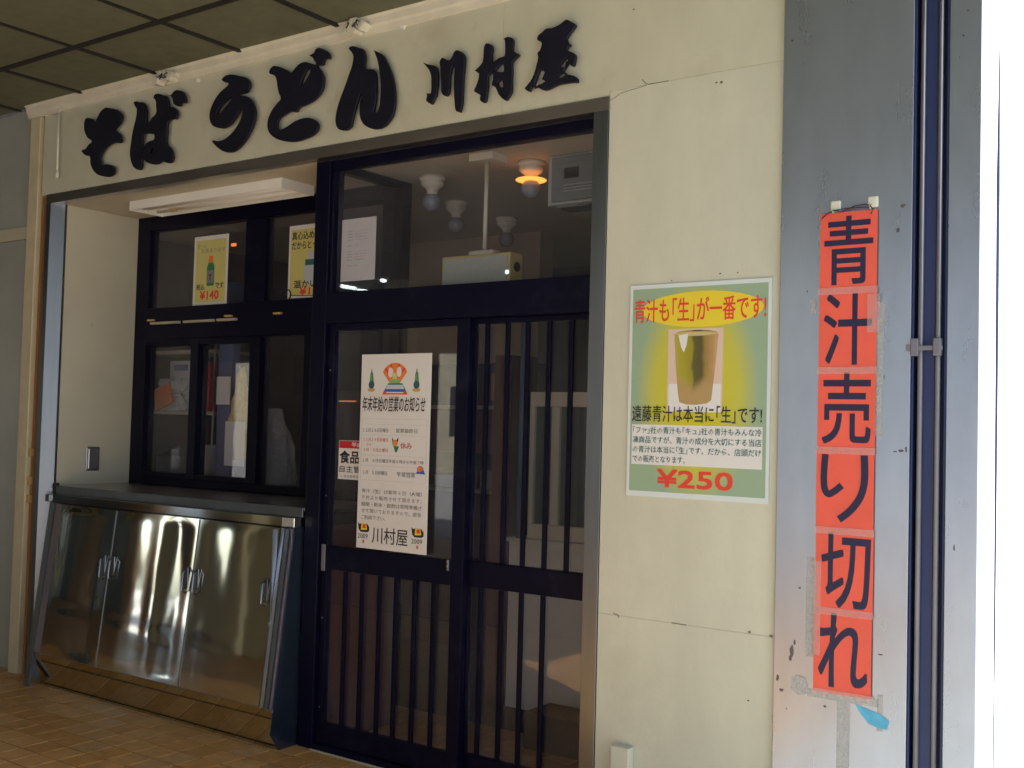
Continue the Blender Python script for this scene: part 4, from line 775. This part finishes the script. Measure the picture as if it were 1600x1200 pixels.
def lampholder(x, y, label, lit=False):
    t_ = thing('ceiling_bulb', (x, y, 2.82), label, 'ceiling lamp', 'bulb lamps on the shop ceiling')
    MB().lathe(x, y, HP).build('holder', M['porcelain'], t_)
    z = 2.690; r = .047
    MB().lathe(x, y, [(.018, 2.735)] + [(r * math.sin(R(a)), z + r * math.cos(R(a))) for a in (30, 45, 60, 75, 90, 105, 120, 135, 150, 165, 178)]).build('bulb', M['bulb'], t_)
    if lit: MB().lathe(x, y, [(.030, 2.744), (.070, 2.735), (.075, 2.731), (.070, 2.727), (.030, 2.724)]).build('glowing_ring', M['lamp_on'], t_)
lampholder(-3.66, .59, 'unlit round bulb in porcelain holder, nearest left behind the transom')
lampholder(-3.95, 1.15, 'unlit round bulb in porcelain holder just left of the light box rod, further back')
lampholder(-3.98, 1.68, 'faint unlit bulb right of the light box rod, deepest in the shop')
lampholder(-3.03, .57, 'bulb in porcelain holder with a glowing orange ring, beside the air conditioner', True)
lb = thing('hanging_light_box', (-3.14, .35, 2.8), 'yellowed box sign hanging on a rod from the shop ceiling', 'light box')
bx('ceiling_plate', M['porcelain'], lb, -3.20, -3.06, .30, .42, 2.785, 2.8195, .003)
MB().tube([(-3.13, .35, 2.786), (-3.13, .35, 2.365)], .010, 10).build('rod', M['porcelain'], lb)
bx('cap', M['porcelain'], lb, -3.20, -3.06, .32, .38, 2.345, 2.366, .003)
bx('case', M['lbox'], lb, -3.346, -2.947, .302, .402, 2.10, 2.344, .006); bx('face', M['ivory_face'], lb, -3.332, -2.962, .297, .3015, 2.115, 2.330, .002)
MB().tube([(-2.946, .352, 2.28), (-2.940, .352, 2.28)], .022, 14).build('side_hole', M['black'], lb)
ac = thing('air_conditioner', (-2.6, .7, 2.57), 'grey glossy air conditioner hung at the right end of the shop ceiling', 'air conditioner')
bx('body', M['acw'], ac, -2.900, -2.34, .52, .86, 2.582, 2.8195, .008); bx('front_panel', M['acf'], ac, -2.872, -2.34, .508, .5195, 2.598, 2.805, .003)
bx('trim_strip', M['acw'], ac, -2.880, -2.34, .505, .5195, 2.582, 2.594, .002)
for k_ in range(3): bx('louvre', M['acw'], ac, -2.80, -2.50, .503, .5079, 2.640 + k_ * .014, 2.644 + k_ * .014)
bx('display', M['black'], ac, -2.80, -2.72, .5035, .5079, 2.70, 2.75, .002)
bx('louvre', M['acf'], ac, -2.86, -2.36, .54, .66, 2.574, 2.5815, .002)

bx('heater_bar', M['hot'], None, -5.17, -5.03, 1.50, 1.52, 1.686, 1.694, .003, label='thin orange glowing heater bar seen through the left door glass', cat='heater')
bx('indicator_lamp', M['hot'], None, -5.690, -5.650, 1.0, 1.01, 2.672, 2.692, label='tiny orange glowing lamp beside the ¥140 sheet', cat='lamp')
# counter and showcase
ct = thing('serving_counter', (-2.8, 1.1, 0), 'pale laminate counter inside the shop behind the right door', 'counter')
bx('front_panel', M['pale'], ct, -3.41, -2.215, 1.0, 1.03, .10, .955, .002); bx('plinth', M['black'], ct, -3.39, -2.215, 1.04, 1.06, 0, .0995); bx('worktop', M['pale'], ct, -3.42, -2.215, .985, 1.55, .9555, .975, .003)
sh_ = thing('showcase', (-2.8, 1.2, .98), 'cream framed glass showcase standing on the pale counter', 'showcase')
for (x0, x1, z0, z1) in ((-3.30, -2.23, 1.66, 1.735), (-3.30, -2.23, .977, 1.055), (-3.30, -3.27, 1.056, 1.659), (-3.165, -3.115, 1.056, 1.659), (-2.78, -2.74, 1.056, 1.659), (-2.26, -2.23, 1.056, 1.659)):
    bx('frame', M['trim'], sh_, x0, x1, 1.0, 1.04, z0, z1, .003)
bx('pane', M['glass2'], sh_, -3.2695, -2.2605, 1.018, 1.022, 1.056, 1.659); bx('back', mat('showcase_back', (.40, .43, .47), .6), sh_, -3.30, -2.23, 1.45, 1.47, .977, 1.735); bx('side', M['trim'], sh_, -3.30, -3.28, 1.0405, 1.4495, .977, 1.735)
MB().tube([(-3.34, .99, .976), (-3.34, .99, 2.12)], .018, 10).build('counter_pole', M['bluep'], label='slim blue grey pole beside the glass showcase inside the shop', cat='pole')
bx('red_locker', M['maroon'], None, -3.72, -3.60, 1.25, 1.5, .0, 1.95, label='narrow dark red cupboard behind the right sliding door', cat='cupboard')
bx('dark_crate', M['black'], None, -3.10, -2.66, .72, .95, 0, .18, .01, label='low black crate on the floor inside the right sliding door', cat='crate')
bs = thing('wall_shelf', (-4.6, 2.3, 0), 'maroon backed shelf unit deep in the shop', 'shelf')
bx('back', M['maroon'], bs, -5.4, -4.06, 2.45, 2.47, 0, 1.70); bx('board', M['shelf'], bs, -5.4, -4.06, 2.2, 2.4495, 1.665, 1.69); bx('board', M['shelf'], bs, -5.4, -4.06, 2.2, 2.4495, 1.10, 1.12); bx('front_band', M['black'], bs, -5.4, -4.06, 2.18, 2.199, 1.26, 1.37)
for k, (x, w, h, c) in enumerate(((-4.60, .11, .15, 'card'), (-4.46, .12, .11, 'steelk'), (-4.75, .10, .13, 'card'), (-5.0, .14, .10, 'pale'))):
    MB().lathe(x + w / 2, 2.32, [(w * .5, 1.121), (w * .52, 1.121 + h * .8), (w * .4, 1.121 + h), (.01, 1.121 + h)], 14).build('container', M[c], label=['grey tub on the deep shelf, leftmost beside the door stile', 'steel pot on the deep shelf behind the barred door', 'second grey tub on the deep maroon shelf', 'wide pale tub on the deep maroon shelf'][k], cat='tub')
pc = thing('small_picture', (-4.55, 2.4, 1.7), 'small faded portrait print above the maroon shelf', 'picture'); bx('sheet', M['tan'], pc, -4.62, -4.50, 2.42, 2.43, 1.73, 1.92)
# kitchen side behind the service window
ks = thing('kitchen_shelf', (-5.9, .9, 1.1), 'cream shelf rack behind the left panes', 'shelf')
for z in (1.965, 1.575): bx('board', M['shelf'], ks, -6.35, -5.56, .80, 1.12, z, z + .022, .002)
for x in (-6.33, -5.60): bx('upright', M['steelk'], ks, x, x + .018, .82, .838, 1.0, 2.1)
bx('carton', M['card'], None, -6.085, -5.86, .86, 1.02, 1.60, 1.925, .004, label='grey white carton with blue label on the kitchen shelf', cat='carton')
bx('carton_label', M['bluep'], bpy.data.objects['carton'], -6.04, -5.90, .857, .8595, 1.86, 1.90)
def crumple(name, x0, x1, y0, y1, z0, z1, m_, label, cat, seed, taper=.5, amp=.018):
    b_ = MB(); n, k_ = 20, 14; rings = []
    for j in range(k_):
        t_ = j / (k_ - 1); z = z0 + (z1 - z0) * t_; w = 1 - taper * t_ ** 1.6
        row = []
        for i in range(n):
            a = 2 * math.pi * i / n; q = Vector((math.cos(a) * 1.6, math.sin(a) * 1.6, t_ * 3 + seed))
            r_ = 1 + 1.2 * noise.noise(q * 1.4) * .35 + .2 * noise.noise(q * 4)
            row.append(b_.bm.verts.new(((x0 + x1) / 2 + (x1 - x0) / 2 * w * r_ * math.cos(a), (y0 + y1) / 2 + (y1 - y0) / 2 * w * r_ * math.sin(a), z + amp * noise.noise(q * 3))))
        rings.append(row)
    for j in range(k_ - 1):
        for i in range(n): b_.bm.faces.new((rings[j][i], rings[j][(i + 1) % n], rings[j + 1][(i + 1) % n], rings[j + 1][i]))
    b_.bm.faces.new(rings[0][::-1]); b_.bm.faces.new(rings[-1])
    return b_.build(name, m_, label=label, cat=cat)
crumple('plastic_bag', -6.20, -5.88, .80, .90, 1.60, 1.80, M['card'], 'crumpled pale plastic bag with orange paper on the kitchen shelf', 'bag', 2, .25)
MB().box(-6.12, -5.95, .775, .779, 1.62, 1.76, 0, Matrix.Rotation(-.35, 3, 'Y')).build('orange_paper', M['orange'], label='folded orange paper in front of the pale bag', cat='paper')
bx('red_binder', M['dred'], None, -5.695, -5.60, .79, .97, 1.598, 1.90, .003, label='upright red binder at the right end of the kitchen shelf', cat='binder')
bx('blue_pillar', M['bluep'], None, -5.53, -5.40, .80, .86, 1.0, 2.4, .003, label='vertical blue strip pillar behind the middle lower pane', cat='pillar')
crumple('hanging_bag', -5.30, -5.13, .68, .76, 1.50, 1.86, M['bagy'], 'yellowish plastic bag hanging behind the middle lower pane', 'bag', 5, .80, .03)
bx('hanging_sheet', M['paper'], None, -5.293, -5.115, .672, .674, 1.276, 1.54, label='plain white sheet hanging under the yellowish bag', cat='paper')
bx('hanging_card', M['paper'], None, -5.42, -5.30, .70, .71, 1.64, 1.81, .002, label='small white carton hanging left of the yellowish bag', cat='carton')
MB().lathe(-5.615, .82, [(.075, 1.0), (.078, 1.36), (.082, 1.37), (.082, 1.385), (.070, 1.39), (.01, 1.39)], 20).build('tall_canister', M['shelf'], label='beige cylindrical canister behind the left divider', cat='canister')
crumple('grey_bag', -5.14, -4.82, .68, .86, 1.14, 1.62, M['clear'], 'large translucent grey bag behind the third lower pane', 'bag', 9, .55)
MB().lathe(-5.95, .86, [(.11, 1.0), (.14, 1.10), (.145, 1.30), (.15, 1.31), (.14, 1.315), (.03, 1.36), (.01, 1.38)], 20).build('stock_pot', M['black'], label='dark stock pot below the kitchen shelf', cat='pot')
bx('work_table', M['steelk'], None, -6.3, -4.2, .68, 1.3, .97, 1.0, .003, label='steel work table behind the service window', cat='table')

# ================================================================ THE OTHER SIDE OF THE ARCADE (seen in reflections)
ob = thing('shop_row', (-14, -9, 0), 'cream row of shop fronts facing the noodle shop across the arcade', 'building')
op = [(-32, -16.2, 'odark'), (-16.2, -15.5, 'obrown'), (-15.5, -14.3, None), (-14.3, -13.3, 'opp'), (-13.3, -12.9, 'oppg'), (-12.9, -11.2, 'opp'), (-11.2, -10.4, 'odark'), (-10.4, -9.3, None), (-9.3, -8.6, 'opp'), (-8.6, -7.4, 'oppg'), (-7.4, -7, 'opp')]
for x0, x1, c in op:
    if c: bx('front', M[c], ob, x0, x1 - .01, -8.20, -7.85, 0, 2.9)
    else: bx('lintel', M['opp'], ob, x0, x1 - .01, -8.20, -7.85, 2.55, 2.9)
bx('fascia', M['opp'], ob, -32, -7, -8.22, -7.83, 2.905, 3.74)
for x in (-22, -18.6, -12.4, -9.9): bx('pillar', M['opp'], ob, x, x + .35, -7.2, -6.9, 0, CZ - .01, .01)
for x0, x1, z0, z1, c in ((-18.2, -16.2, 2.2, 2.7, 'oppy'), (-13.5, -11.5, 2.0, 2.6, 'oppg'), (-25, -23, 1.9, 2.5, 'banner'), (-21.5, -20.2, 2.1, 2.5, 'wht')): bx('sign_board', M[c], ob, x0, x1, -7.8, -7.7, z0, z1)
hb = thing('apartment_building', (-18, -24, 0), 'pale multi-storey building beyond the shop row across the arcade', 'building')
bx('wall', M['opp'], hb, -34, -8, -30, -24, 0, 12)
for i in range(12):
    for j in range(4): bx('window', M['odark'], hb, -33 + i * 2.1, -31.8 + i * 2.1, -24.02, -23.99, 1.2 + j * 2.8, 2.8 + j * 2.8)
sb = thing('added_building', (8, -15, 0), 'unseen long grey building added across the street to darken the column reflection', 'building')  # out of view, added so the steel column mirrors something darker than sky
bx('wall', mat('street_grey', (.22, .24, .27), .8, nscale=.5, namt=.15), sb, -6.5, 26, -22, -15, 0, 10.5)
for i in range(13):
    for j in range(3): bx('window', M['odark'], sb, -5.5 + i * 2.4, -4.1 + i * 2.4, -15.02, -14.99, 1.0 + j * 3.1, 2.7 + j * 3.1)
# lit tube lamps along the arcade ceiling
for k, (x, y, ln, lb_) in enumerate(((-10.65, -6.85, .62, 'first'), (-10.75, -7.50, .45, 'second'), (-9.72, -6.68, .12, 'short'))):
    t_ = thing('arcade_tube_lamp', (x, y, CZ), '%s lit tube lamp on the arcade ceiling across the passage' % lb_, 'tube lamp', 'tube lamps on the arcade ceiling')
    bx('housing', M['wht'], t_, x - .05, x + .05, y - ln / 2, y + ln / 2, CZ - .03, CZ - .007); MB().tube([(x, y - ln / 2 + .02, CZ - .05), (x, y + ln / 2 - .02, CZ - .05)], .022, 10).build('tube', M['tube'], t_)
for k, (x, y, n_) in enumerate(((-7.86, -6.83, 'nearer'), (-7.06, -7.5, 'farther'))):
    MB().lathe(x, y, [(.025, CZ - .008), (.028, CZ - .03), (.02, CZ - .05), (.001, CZ - .055)], 16).build('ceiling_spot', M['tube'], label='%s small lit round lamp on the arcade ceiling' % n_, cat='ceiling lamp')

bpy.data.objects.remove(_fo); bpy.data.curves.remove(_fc)
